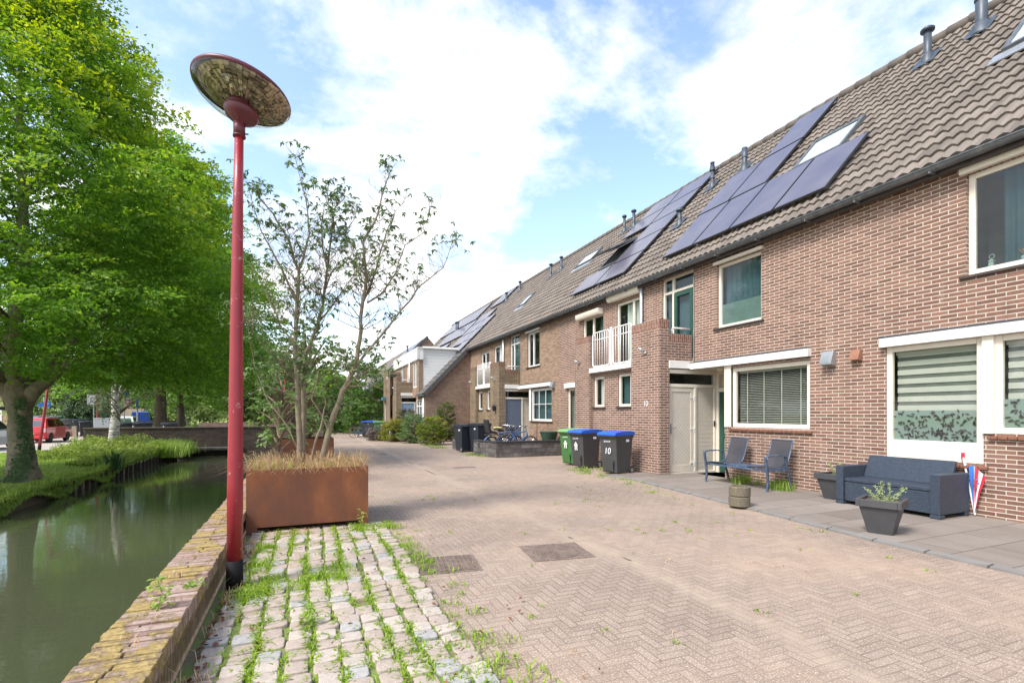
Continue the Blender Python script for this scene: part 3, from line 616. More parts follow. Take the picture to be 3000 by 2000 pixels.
h7=empty('terraced_house',(6.3,38.0,0),'far brick house with small blue canopy, behind the row of bins','house',HG)
unitL(h7,21.4,D,'low'); b=MB(h7.location); wall(b,'x',6.3,33,38,0,2.5,[(33.6,34.4,.6,2.3,.1)]); b.box(5.32,6.3,35.09,35.11,0,4.4)
wall(b,'x',5.28,33.3,36.2,0,4.5,[(34.6,35.2,.9,2.3,.1),(35.3,35.8,.9,2.3,.1),(34.3,35.0,2.9,4.2,.1)]); b.build('wall',brick_tanw,h7)
for hh in [(34.6,35.2,.9,2.3),(35.3,35.8,.9,2.3),(34.3,35.0,2.9,4.2)]: window(h7,'x',5.28,*hh,fm=white,rec=.03)
b=MB(h7.location); b.box(5.05,5.28,34.9,35.8,2.45,2.65); b.build('canopy',plain('blue_canopy',(.05,.17,.24),.5),h7)
roofpart(h7,33.0,46.5,gut=False,s0=-.05)
tiles(h7,38,46.5,-3.7,0,0,None,.35)
b=MB(h7.location); b.poly([(17,46.5,0),(6.3,46.5,0),(6.3,46.5,2.5),(13.2,46.5,9.8),(17,46.5,6)]); b.build('gable_wall',brick_end,h7)
for y in (28.5,30.2,31.9):
    for k in range(3): panel(h6,y,min(y+1.65,33),-.2+1.15*k if y<30 else .85+1.15*k,(-.2 if y<30 else .85)+1.15*k+1.12)
for y,s in [(30.4,4.9),(31.6,4.9)]: panel(h6,y,y+1.15,s,s+1.6)
for i in range(8): panel(h7,34.6+i*1.3,35.86+i*1.3,4.25,6.2)
for i in range(6): panel(h7,33.4+i*1.3,34.66+i*1.3,2.3,4.0)
for i in range(4): panel(h7,35.4+i*1.7,37.05+i*1.7,.3,1.9)
fluepipe(h7,39.1,4.1,.8,.09); fluepipe(h7,39.7,4.2,.8,.09); fluepipe(h6,28.8,5.6,.6,.07); fluepipe(h6,29.9,4.9,.6,.07)
# farther row
D4=-.75
h8=empty('terraced_house',(7,64,0),'farthest brick row seen end-on beyond the white dormer, solar panels on its roof','house',HG)
b=MB(h8.location); r=rp(0,6.5,0,D4); b.poly([(4.95,54,0),(17.5,54,0),(17.5,54,5),(r[0],54,r[2]),(4.95,54,2.05)]); wall(b,'x',4.95,54,90,0,2.1,[(57,59,.8,2,.2),(63,65,.8,2,.2),(70,72,.8,2,.2)]); b.build('wall',brick_end,h8)
tiles(h8,54,90,-4.6,6.55,D4,None,.6,.7); b=MB(h8.location); b.poly([rp(54,6.55,0,D4),rp(90,6.55,0,D4),(2*r[0]-5,90,2),(2*r[0]-5,54,2)]); b.build('rear_roof',darkledge,h8)
for i in range(5):
    for s in (4.6,): panel(h8,54.4+i*1.5,55.8+i*1.5,s-2,s+1.5,D4)
for i in range(8): panel(h8,55+i*3,57.6+i*3,-1.5,.2,D4)
for i in range(8): panel(h8,56+i*3,58.6+i*3,-4,-2.3,D4)
fluepipe(h8,58,4.5,.9,.1,D4)
b=MB(h8.location)
for s in np.arange(-4.6,6.5,.4): 
    v=[rp(y,q,hh,D4) for hh in (-.1,.1) for y,q in ((53.85,s),(54.1,s),(54.1,s+.38),(53.85,s+.38))]; b.add(v,[(0,1,2,3),(7,6,5,4),(0,4,5,1),(1,5,6,2),(2,6,7,3),(3,7,4,0)])
b.build('verge_tiles',tile_g,h8)
# ---------------------------------------------------------------- ground, street, canal
def pavemat():
    m,t,b=newmat('street_clinkers'); tc=N(t,'ShaderNodeTexCoord'); s=N(t,'ShaderNodeSeparateXYZ')
    wb=N(t,'ShaderNodeTexNoise',i={'Scale':1.3,'Detail':2}); L(t,tc.outputs['Object'],wb.inputs[0])
    vm=N(t,'ShaderNodeVectorMath',operation='MULTIPLY_ADD'); L(t,wb.outputs[1],vm.inputs[0]); vm.inputs[1].default_value=(.05,.05,0); L(t,tc.outputs['Object'],vm.inputs[2])
    L(t,vm.outputs[0],s.inputs[0]); W=.070
    u=M(t,'DIVIDE',s.outputs[0],W); v=M(t,'DIVIDE',s.outputs[1],W)
    fi=M(t,'FLOOR',u); fj=M(t,'FLOOR',v); fu=M(t,'SUBTRACT',u,fi); fv=M(t,'SUBTRACT',v,fj)
    k=M(t,'MODULO',M(t,'ADD',M(t,'SUBTRACT',fi,fj),60000),6)
    hor=M(t,'LESS_THAN',k,2.5); ver=M(t,'SUBTRACT',1,hor); k1=M(t,'MULTIPLY',hor,k); k2=M(t,'MULTIPLY',ver,M(t,'SUBTRACT',5,k))
    U=M(t,'ADD',fu,k1); V=M(t,'ADD',fv,k2)
    lu=M(t,'ADD',1,M(t,'MULTIPLY',hor,2)); lv=M(t,'ADD',1,M(t,'MULTIPLY',ver,2))
    e=M(t,'MINIMUM',M(t,'MINIMUM',U,M(t,'SUBTRACT',lu,U)),M(t,'MINIMUM',V,M(t,'SUBTRACT',lv,V)))
    ij=N(t,'ShaderNodeCombineXYZ'); L(t,M(t,'SUBTRACT',fi,k1),ij.inputs[0]); L(t,M(t,'SUBTRACT',fj,k2),ij.inputs[1]); L(t,hor,ij.inputs[2])
    wn=N(t,'ShaderNodeTexWhiteNoise'); L(t,ij.outputs[0],wn.inputs[0])
    n1=N(t,'ShaderNodeTexNoise',i={'Scale':95,'Detail':4,'Roughness':.75}); L(t,tc.outputs['Object'],n1.inputs[0])
    n2=N(t,'ShaderNodeTexNoise',i={'Scale':.45,'Detail':6,'Roughness':.65}); L(t,tc.outputs['Object'],n2.inputs[0])
    n3=N(t,'ShaderNodeTexNoise',i={'Scale':7,'Detail':5,'Roughness':.7}); L(t,tc.outputs['Object'],n3.inputs[0])
    vo=N(t,'ShaderNodeTexVoronoi',i={'Scale':120}); L(t,tc.outputs['Object'],vo.inputs[0])
    base=ramp(t,M(t,'ADD',M(t,'MULTIPLY',wn.outputs[0],.35),M(t,'MULTIPLY',n3.outputs[0],.65)),[(.2,(.235,.178,.138)),(.5,(.285,.218,.170)),(.8,(.335,.262,.208))])
    base=mixc(t,ramp(t,n2.outputs[0],[(.42,(0,0,0)),(.62,(1,1,1))]),base,mixc(t,1.0,base,(1.16,1.10,1.02),'MULTIPLY'))
    base=mixc(t,ramp(t,n2.outputs[0],[(.34,(1,1,1)),(.46,(0,0,0))]),base,mixc(t,1.0,base,(.86,.84,.83),'MULTIPLY'))
    base=mixc(t,ramp(t,n1.outputs[0],[(.55,(0,0,0)),(.63,(1,1,1))]),base,(.62,.54,.47))
    base=mixc(t,ramp(t,n1.outputs[0],[(.36,(1,1,1)),(.45,(0,0,0))]),base,(.14,.105,.09))
    j=ramp(t,M(t,'ADD',e,M(t,'MULTIPLY',M(t,'SUBTRACT',n3.outputs[0],.5),.07)),[(.03,(1,1,1)),(.12,(0,0,0))])
    # sandy joints in worn places, darker elsewhere
    jc=mixc(t,ramp(t,n2.outputs[0],[(.4,(0,0,0)),(.6,(1,1,1))]),(.165,.122,.093),(.30,.232,.175))
    c=mixc(t,M(t,'MULTIPLY',j,ramp(t,n3.outputs[0],[(.3,(.35,)*3),(.6,(1,1,1))])),base,jc); sand=ramp(t,M(t,'ADD',M(t,'MULTIPLY',n2.outputs[0],.6),M(t,'MULTIPLY',n3.outputs[0],.4)),[(.56,(0,0,0)),(.68,(1,1,1))])
    # line of the sandy gully along the street
    gx=M(t,'ABSOLUTE',M(t,'SUBTRACT',s.outputs[0],M(t,'ADD',3.05,M(t,'MULTIPLY',M(t,'SUBTRACT',wb.outputs[0],.5),.5))))
    gul=M(t,'MULTIPLY',ramp(t,gx,[(.02,(1,1,1)),(.22,(0,0,0))]),ramp(t,n3.outputs[0],[(.3,(0.3,)*3),(.6,(1,1,1))]))
    c=mixc(t,M(t,'MULTIPLY',M(t,'MAXIMUM',sand,gul),.6),c,(.40,.315,.235))
    # moss stains close to the cobbles
    ms=M(t,'MULTIPLY',ramp(t,s.outputs[0],[(.0,(1,1,1)),(1.0,(0,0,0))]),0)
    L(t,c,b.inputs['Base Color']); b.inputs['Roughness'].default_value=.9; b.inputs['Specular IOR Level'].default_value=.25
    h=M(t,'ADD',M(t,'MULTIPLY',M(t,'SUBTRACT',1,j),1.0),M(t,'MULTIPLY',n1.outputs[0],.3))
    bp=N(t,'ShaderNodeBump',i={'Strength':.4,'Distance':.005}); L(t,h,bp.inputs['Height']); L(t,bp.outputs[0],b.inputs['Normal']); return m
pave=pavemat()
def sheet(name,pts,z,mat,kind='structure'):
    b=MB(); b.poly([(x,y,z) for x,y in pts]); o=b.build(name,mat); o['kind']=kind; return o
sheet('street',[(-.67,-12),(60,-12),(60,160),(-.67,160)],0,pave)
slabm=brick('patio_slab',(.20,.17,.145),(.27,.235,.205),(.07,.058,.045),bw=1.0,rh=.5,ms=.005,stain=(.15,.13,.11),sthr=(.45,.8))
kerbm=plain('kerb_stone',(.20,.19,.178),.8,var=.12)
pe=[(6.6,10.22),(6.86,9.35),(6.47,6.1),(6.15,3.7),(6.08,1.0),(6.05,-6)]
b=MB()
b.add([(x+.1 if i else x,y,.03) for i,(x,y) in enumerate(pe)]+[(8.96,-6,.03),(8.96,10.2,.03)],[tuple(range(7,-1,-1))]); struct(b.build('patio',slabm))
b=MB()
for (x0,y0),(x1,y1) in zip(pe[:-1],pe[1:]):
    n=max(1,int(math.hypot(x1-x0,y1-y0)/.5))
    for i in range(n):
        a=i/n; c=(i+1)/n-.008; p=(x0+(x1-x0)*a,y0+(y1-y0)*a); q=(x0+(x1-x0)*c,y0+(y1-y0)*c)
        b.add([(p[0],p[1],-.05),(q[0],q[1],-.05),(q[0]+.1,q[1],-.05),(p[0]+.1,p[1],-.05),(p[0],p[1],.026),(q[0],q[1],.026),(q[0]+.1,q[1],.034),(p[0]+.1,p[1],.034)],[(0,1,2,3),(7,6,5,4),(0,4,5,1),(1,5,6,2),(2,6,7,3),(3,7,4,0)])
struct(b.build('kerb',kerbm))
# cobbles
soil=plain('joint_soil',(.16,.125,.085),.95,var=.35,scale=14,bump=.5)
sheet('cobble_bed',[(-.66,-1.0),(.98,-1.0),(.98,7.0),(-.66,7.0)],.012,plain('mossy_joints',(.17,.14,.085),.95,var=.3,scale=14,bump=.6,dirt=(.14,.20,.04),dscale=3,dthr=(.42,.55)))
cobm=[plain('cobble_a',(.36,.295,.245),.8,var=.16,scale=18,bump=.6,bscale=45,dirt=(.36,.28,.21),dscale=6,dthr=(.5,.75)),plain('cobble_b',(.42,.36,.305),.8,var=.14,scale=18,bump=.6,bscale=45,dirt=(.4,.36,.30),dscale=7),plain('cobble_c',(.33,.315,.30),.8,var=.2,scale=22,bump=.6,bscale=50,dirt=(.42,.39,.36),dscale=9)]
b=MB(); gaps=[]; ncol=10; cw=.160; y=1.0
cols=[-.60+i*cw for i in range(ncol)]
for ci,cx in enumerate(cols):
    y=.6+rnd.random()*.1
    while y<6.95:
        ln=rnd.uniform(.115,.155); wd=cw-.015+rnd.uniform(-.018,.010)
        if rnd.random()<.985:
            x0=cx+.008+rnd.uniform(-.012,.014)+.018*math.sin(y*1.9+ci*.4); h=rnd.uniform(.024,.032); tx=rnd.uniform(-.006,.006); ty=rnd.uniform(-.006,.006); mi=rnd.choices([0,1,2],[6,4,2])[0]
            # rounded irregular stone: 3 rings
            base=len(b.v); nseg=12; ccx=x0+wd/2; ccy=y+ln/2; ph=[rnd.uniform(.93,1.05) for _ in range(nseg)]; vv=[]
            for (sc_,zz) in ((1.0,.0),(1.0,.80),(.965,.96),(.86,1.0)):
                for j in range(nseg):
                    a=2*math.pi*(j+.5)/nseg; cx_=math.copysign(abs(math.cos(a))**.34,math.cos(a)); sy_=math.copysign(abs(math.sin(a))**.34,math.sin(a))
                    xx=cx_*wd/2*sc_*ph[j]; yy=sy_*ln/2*sc_*ph[j]
                    vv.append((ccx+xx,ccy+yy,zz*h+(tx*cx_+ty*sy_ if zz>.1 else 0)+.002))
            fs=[tuple(3*nseg+j for j in range(nseg))]
            for r_ in range(3):
                for j in range(nseg): fs.append((r_*nseg+j,r_*nseg+(j+1)%nseg,(r_+1)*nseg+(j+1)%nseg,(r_+1)*nseg+j))
            b.add(vv,fs,mi)
        y+=ln+rnd.uniform(.008,.018)
o=b.build('cobblestones',cobm,smooth=True); struct(o)
# manhole covers
iron=plain('cast_iron',(.17,.125,.105),.75,metal=.2,var=.3,scale=20,dirt=(.26,.20,.15),dscale=8,dthr=(.4,.7))
def manhole(x,y,rz,w,h,roundlid,label):
    r=empty('manhole_cover',(x,y,.002),label,'manhole cover','manhole covers',rz)
    b=MB(); b.box(-w/2,w/2,-h/2,h/2,-.02,.004)
    n=int(w/.035)
    if roundlid:
        for i in range(n+1):
            xx=-w/2+i*w/n
            for sg in (-1,1):
                y0=math.sqrt(max(0,.27**2-xx*xx))+.015 if abs(xx)<.27 else .0
                if h/2-y0>.01: b.box(xx-.004,xx+.004,sg*y0,sg*h/2,.004,.009)
    f=b.build('frame',iron,r)
    b=MB()
    if roundlid:
        b.lathe([(.262,-.01),(.262,.009),(0,.009)],32); R0=.25
        for i in range(-7,8):
            xx=i*.034; l=math.sqrt(max(0,R0*R0-xx*xx)); b.box(xx-.005,xx+.005,-l,l,.009,.0135); b.box(-l,l,xx-.005,xx+.005,.009,.0132)
        b.lathe([(.05,.009),(.05,.0145),(0,.0145)],16)
    else:
        b.box(-w/2+.03,w/2-.03,-h/2+.03,h/2-.03,.004,.007)
        for i in range(13): xx=-w/2+.04+i*(w-.08)/12; b.box(xx-.005,xx+.005,-h/2+.03,h/2-.03,.007,.0125); yy=-h/2+.04+i*(h-.08)/12; b.box(-w/2+.03,w/2-.03,yy-.005,yy+.005,.007,.0122)
        b.prism([(-.06,-.03),(0,.05),(.06,-.03)],.0125,.014,'z')
    b.build('lid',iron,r)
manhole(1.32,4.80,R(-8),.62,.55,False,'square gridded manhole cover with grass at its edge beside the cobbles')
manhole(2.53,4.78,R(-8),.66,.6,True,'round ribbed manhole cover in a square frame, in the middle of the street')
b=MB(); b.box(-.3,.3,-.14,.14,-.01,.006)
for i in range(12): b.box(-.28+i*.05,-.27+i*.05,-.13,.13,.006,.01)
o=b.build('drain_grate',iron); o.location=(4.15,13.3,.001); o.rotation_euler[2]=R(4); tag(o,'small dark drain cover set in the street before the low stone wall','drain')
dk=plain('damp_stain',(.15,.12,.095),.9,var=.3)
b=MB()
for (x,y,l,w_) in ((3.08,4.25,.16,.03),(2.98,5.25,.12,.03),(3.0,12.6,1.6,.05),(3.02,15.2,1.1,.07),(2.9,17.8,.9,.05),(2.75,18.9,.8,.28),(2.6,20.3,1.4,.05)):
    n=10; pts=[]
    for i in range(n): a=2*math.pi*i/n; pts.append((x+w_*.5*math.cos(a)*rnd.uniform(.6,1.2),y+l*.5*math.sin(a)*rnd.uniform(.8,1.1),.004))
    b.poly(pts)
o=b.build('gully_dirt',dk); o['kind']='stuff'; o['label']='dark dirt in the sunken gully along the street'; o['category']='dirt'
# canal wall
cw_=empty('canal_wall',(-.83,13,0),'low mossy brick wall between the canal and the cobbles','wall')
b=MB(cw_.location); b.box(-.985,-.685,-3,28.5,-.95,.255); 
mossy=brick('brick_canal_side',(.20,.12,.085),(.34,.22,.15),(.10,.08,.05),bw=.21,rh=.062,ms=.009,sol=True,stain=(.13,.105,.03),sthr=(.36,.6),sscale=5)
b.build('wall_body',mossy,cw_)
def copmat():
    m,t,b=newmat('coping_brick'); tc=N(t,'ShaderNodeTexCoord'); g=N(t,'ShaderNodeNewGeometry')
    n=N(t,'ShaderNodeTexNoise',i={'Scale':30,'Detail':6,'Roughness':.7}); L(t,tc.outputs['Object'],n.inputs[0])
    n2=N(t,'ShaderNodeTexNoise',i={'Scale':4.5,'Detail':8,'Roughness':.72}); L(t,tc.outputs['Object'],n2.inputs[0])
    c=ramp(t,M(t,'ADD',M(t,'MULTIPLY',g.outputs['Random Per Island'],.6),M(t,'MULTIPLY',n.outputs[0],.4)),[(.1,(.23,.14,.11)),(.5,(.33,.225,.18)),(.9,(.42,.33,.28))])
    k=ramp(t,n2.outputs[0],[(.46,(0,0,0)),(.53,(1,1,1))]); mc=ramp(t,n.outputs[0],[(.3,(.17,.12,.035)),(.5,(.34,.24,.085)),(.7,(.45,.36,.16))])
    c=mixc(t,k,c,mc); L(t,c,b.inputs['Base Color']); b.inputs['Roughness'].default_value=.95
    bp=N(t,'ShaderNodeBump',i={'Strength':.9,'Distance':.015}); L(t,M(t,'ADD',M(t,'MULTIPLY',k,.7),n.outputs[0]),bp.inputs['Height']); L(t,bp.outputs[0],b.inputs['Normal']); return m
b=MB(cw_.location); y=-1.0
while y<28.3:
    a=rnd.uniform(-.01,.01); l=rnd.uniform(-.008,.012); z=.30+rnd.uniform(-.006,.006); t0=.055+rnd.uniform(-.003,.004); k=rnd.uniform(-.004,.004)
    if rnd.random()<.5: b.add([(-1.0-l,y,.2),(-.66+l*.5,y+k,.2),(-.66+l*.5,y+t0+k,.2),(-1.0-l,y+t0,.2),(-1.0-l,y,z),(-.66+l*.5,y+k,z+a*.3),(-.66+l*.5,y+t0+k,z+a*.3),(-1.0-l,y+t0,z)],[(3,2,1,0),(4,5,6,7),(0,1,5,4),(1,2,6,5),(2,3,7,6),(3,0,4,7)])
    else:
        xm=-.84+rnd.uniform(-.02,.02)
        b.box(-1.0-l,xm-.004,y,y+t0,.2,z); b.box(xm+.004,-.66+l*.5,y+k,y+t0+k,.2,z-a*.5)
    y+=.0625
cop=b.build('coping',copmat(),cw_,bevel=.006,seg=2)
# water, canal bed
wm,t,bb=newmat('canal_water'); tc=N(t,'ShaderNodeTexCoord'); mpn=N(t,'ShaderNodeMapping'); L(t,tc.outputs['Object'],mpn.inputs[0]); mpn.inputs['Scale'].default_value=(1,1,1); mpn.inputs['Rotation'].default_value=(0,0,R(20)); 
n1=N(t,'ShaderNodeTexNoise',i={'Scale':2.2,'Detail':4,'Roughness':.55}); n2=N(t,'ShaderNodeTexNoise',i={'Scale':.35,'Detail':2})
mp2=N(t,'ShaderNodeMapping'); L(t,tc.outputs['Object'],mp2.inputs[0]); mp2.inputs['Rotation'].default_value=(0,0,R(-22)); mp2.inputs['Scale'].default_value=(.55,2.6,1); L(t,mp2.outputs[0],n1.inputs[0]); L(t,tc.outputs['Object'],n2.inputs[0])
bb.inputs['Base Color'].default_value=(.058,.066,.034,1); bb.inputs['Roughness'].default_value=.03; bb.inputs['IOR'].default_value=1.33; bb.inputs['Specular IOR Level'].default_value=.75
bp=N(t,'ShaderNodeBump',i={'Distance':.012}); L(t,M(t,'MULTIPLY',ramp(t,n2.outputs[0],[(.35,(.3,)*3),(.65,(1,1,1))]),.36),bp.inputs['Strength']); L(t,n1.outputs[0],bp.inputs['Height']); L(t,bp.outputs[0],bb.inputs['Normal'])
sheet('canal_water',[(-5.75,-12),(-.98,-12),(-.98,70),(-5.75,70)],-.57,wm)
soilm=plain('bank_soil',(.10,.075,.045),.95,var=.3,scale=4,bump=.5)
# left bank terrain
def bankz(x,y):
    z=-.2-.12*max(0,min(1,(x+7.2)/1.5)); z+=.10*math.exp(-((x+8)**2/9+(y-25)**2/12)); z+=.03*math.sin(x*1.7)*math.sin(y*.9); return z
gm,t,bb=newmat('lawn'); tc=N(t,'ShaderNodeTexCoord'); n1=N(t,'ShaderNodeTexNoise',i={'Scale':.8,'Detail':6,'Roughness':.6}); n2=N(t,'ShaderNodeTexNoise',i={'Scale':30,'Detail':4}); L(t,tc.outputs['Object'],n1.inputs[0]); L(t,tc.outputs['Object'],n2.inputs[0])
c=ramp(t,M(t,'ADD',M(t,'MULTIPLY',n1.outputs[0],.65),M(t,'MULTIPLY',n2.outputs[0],.35)),[(.3,(.13,.19,.035)),(.5,(.24,.30,.06)),(.65,(.36,.33,.12)),(.78,(.27,.19,.10))]); L(t,c,bb.inputs['Base Color']); bb.inputs['Roughness'].default_value=.95
X=np.linspace(-12.6,-5.66,40); Y=np.linspace(-2,28.6,120); V=np.array([(x,y,bankz(x,y)) for y in Y for x in X]); nx=len(X)
F=np.array([(j*nx+i,j*nx+i+1,(j+1)*nx+i+1,(j+1)*nx+i) for j in range(len(Y)-1) for i in range(nx-1)])
me=npmesh('grass_bank',V,F,4); me.materials.append(gm); gb=bpy.data.objects.new('grass_bank',me); col.objects.link(gb); struct(gb); me.polygons.foreach_set('use_smooth',np.ones(len(F),bool))
pav2=plain('pale_paving',(.40,.35,.31),.9,var=.1,scale=3,bump=.2)
sheet('parking_street',[(-60,-12),(-12.58,-12),(-12.58,28.6),(-5.7,28.6),(-5.7,70),(-60,70)],-.195,pav2)
b=MB()
for q in ([(-400,-60),(-12.6,-60),(-12.6,600),(-400,600)],[(-12.6,160),(400,160),(400,600),(-12.6,600)],[(60,-60),(400,-60),(400,160),(60,160)]): b.poly([(x,y,-.3) for x,y in q])
struct(b.build('far_ground',gm))
sheet('ground',[(-5.7,70),(-.66,70),(-.66,160),(-60,160),(-60,70)],-.21,gm)
# timber bank edging
wood=plain('wet_timber',(.27,.23,.17),.85,var=.3,scale=5,bump=.6,bscale=25,dirt=(.05,.045,.03),dscale=3)
woodd=plain('dark_timber',(.045,.035,.028),.8,var=.3)
te=empty('timber_bank_edging',(-5.62,15,-.57),'wet timber boards and dark posts edging the grassy bank at the water','bank edging')
b=MB(te.location); b.box(-5.72,-5.66,-4,15.6,-1.1,-.31); b.build('muddy_edge',soilm,te,bevel=.02)
b=MB(te.location); b.box(-5.70,-5.655,15.6,28.5,-1.1,-.33); b.build('boards',wood,te)
for i in range(26):
    y=16+i*.48; b=MB(te.location); b.box(-5.654,-5.56,y+rnd.uniform(-.05,.05),y+.08,-1.1,-.27+rnd.uniform(-.03,.05)); b.build('post',woodd,te,bevel=.01)
# bridge
br=empty('brick_bridge',(-4.5,31,0),'dark brick canal bridge with a low parapet behind the red lamp post','bridge')
b=MB(br.location); b.box(-9.3,-3.1,28.5,28.8,-.22,.80); b.box(-3.1,-1.25,28.5,28.8,-.9,.79)
c=[(-1.25,28.5),(-.6,28.3),(0,27.8),(.5,27.1),(.9,26.0)]
for (p,q,zt0,zt1) in zip(c[:-1],c[1:],(.79,.77,.72,.66),(.77,.72,.66,.6)):
    b.add([(p[0],p[1],-.9),(q[0],q[1],-.9),(q[0]+.1,q[1]+.28,-.9),(p[0]+.1,p[1]+.28,-.9),(p[0],p[1],zt0),(q[0],q[1],zt1),(q[0]+.1,q[1]+.28,zt1),(p[0]+.1,p[1]+.28,zt0)],[(3,2,1,0),(4,5,6,7),(0,1,5,4),(1,2,6,5),(2,3,7,6),(3,0,4,7)])
b.build('parapet',brick_br,br)
b=MB(br.location); b.box(-9.3,-1.25,28.46,28.84,.80,.86); b.build('coping',plain('parapet_coping',(.10,.075,.06),.9,var=.3,scale=12),br,bevel=.01)
b=MB(br.location); b.box(-5.7,1.2,34.2,34.5,-.9,.98); b.build('rear_parapet',brick('brick_far',(.16,.10,.085),(.24,.16,.13),(.2,.15,.12)),br)
b=MB(br.location); b.box(-5.72,-.9,28.8,34.2,-.35,-.02); b.build('deck',pav2,br)
b=MB(br.location); b.box(-6.6,-2.85,28.12,28.5,-.24,-.14); b.box(-3.2,-3.05,28.15,28.5,-.6,-.24); b.build('service_ledge',plain('concrete_grey',(.16,.15,.13),.9,var=.3),br,bevel=.01)
b=MB(br.location); b.box(-5.72,-3.1,28.9,34,-.9,-.36); b.build('culvert_shade',woodd,br)  # solid dark block painted as the shade inside the opening under the deck
b=MB(); b.box(-2.05,-1.75,28.5,28.8,.862,.98); o=b.build('stone_block',plain('concrete_pale',(.35,.33,.28),.9),bevel=.02); tag(o,'small pale block sitting on top of the bridge parapet','block')
# ---------------------------------------------------------------- foliage
def leafcloud(name,C,A,U,Lh,W,mat,parent=None,young=None,off=(0,0,0),fold=.25):
    """one bent leaf (4 vertices, 2 triangles) per centre: A = axis, U = leaf normal"""
    A=A/np.maximum(np.linalg.norm(A,axis=1,keepdims=True),1e-6); S=np.cross(A,U); S/=np.maximum(np.linalg.norm(S,axis=1,keepdims=True),1e-6); U2=np.cross(S,A)
    Lh=np.asarray(Lh).reshape(-1,1); W=np.asarray(W).reshape(-1,1); C=C-np.array(off)
    v0=C-A*Lh*.5; v1=C+S*W*.5+U2*W*fold; v2=C+A*Lh*.5-U2*Lh*.12; v3=C-S*W*.5+U2*W*fold
    n=len(C); V=np.stack([v0,v1,v2,v3],1).reshape(-1,3); i=np.arange(n)*4
    F=np.concatenate([np.stack([i,i+1,i+2],1),np.stack([i,i+2,i+3],1)],1).reshape(-1,3)
    me=npmesh(name,V,F,3); me.materials.append(mat)
    if young is not None: a=me.attributes.new('young','FLOAT','POINT'); a.data.foreach_set('value',np.repeat(young,4).astype('f'))
    o=bpy.data.objects.new(name,me); col.objects.link(o)
    if parent: o.parent=parent
    else: o.location=off
    return o
def rv(n): v=nr.normal(size=(n,3)); return v/np.linalg.norm(v,axis=1,keepdims=True)
def blades(name,P,Lh,W,mat,lean=.5,off=(0,0,0),parent=None,dirs=None):
    """grass blades: 3-segment bent strips"""
    n=len(P); P=P-np.array(off); an=nr.rand(n)*2*np.pi; D=np.stack([np.cos(an),np.sin(an),np.zeros(n)],1)
    if dirs is not None: D=dirs
    S=np.cross(D,[0,0,1.0]); Lh=np.asarray(Lh).reshape(-1,1)*np.ones((n,1)); W=np.asarray(W).reshape(-1,1)*np.ones((n,1)); ln=(lean*(.4+.9*nr.rand(n,1)))
    Z=np.array([[0,0,1.0]])
    p1=P+Z*Lh*.55*np.sqrt(np.maximum(.1,1-(ln*.4)**2))+D*Lh*ln*.25; p2=P+Z*Lh*np.maximum(.08,(1-ln*.65))+D*Lh*ln
    V=np.stack([P-S*W*.5,P+S*W*.5,p1+S*W*.42,p1-S*W*.42,p2],1).reshape(-1,3); i=np.arange(n)*5
    F=np.concatenate([np.stack([i,i+1,i+2],1),np.stack([i,i+2,i+3],1),np.stack([i+3,i+2,i+4],1)],1).reshape(-1,3)
    me=npmesh(name,V,F,3); me.materials.append(mat); o=bpy.data.objects.new(name,me); col.objects.link(o)
    if parent: o.parent=parent
    else: o.location=off
    return o
bark=plain('bark_grey',(.20,.165,.125),.9,var=.3,scale=7,bump=1.0,bscale=18,dirt=(.11,.12,.06),dscale=3)
barkd=plain('bark_dark',(.09,.07,.05),.9,var=.3,scale=7,bump=.8,bscale=18)
barkp=plain('bark_twig',(.17,.12,.08),.85,var=.25,scale=9)
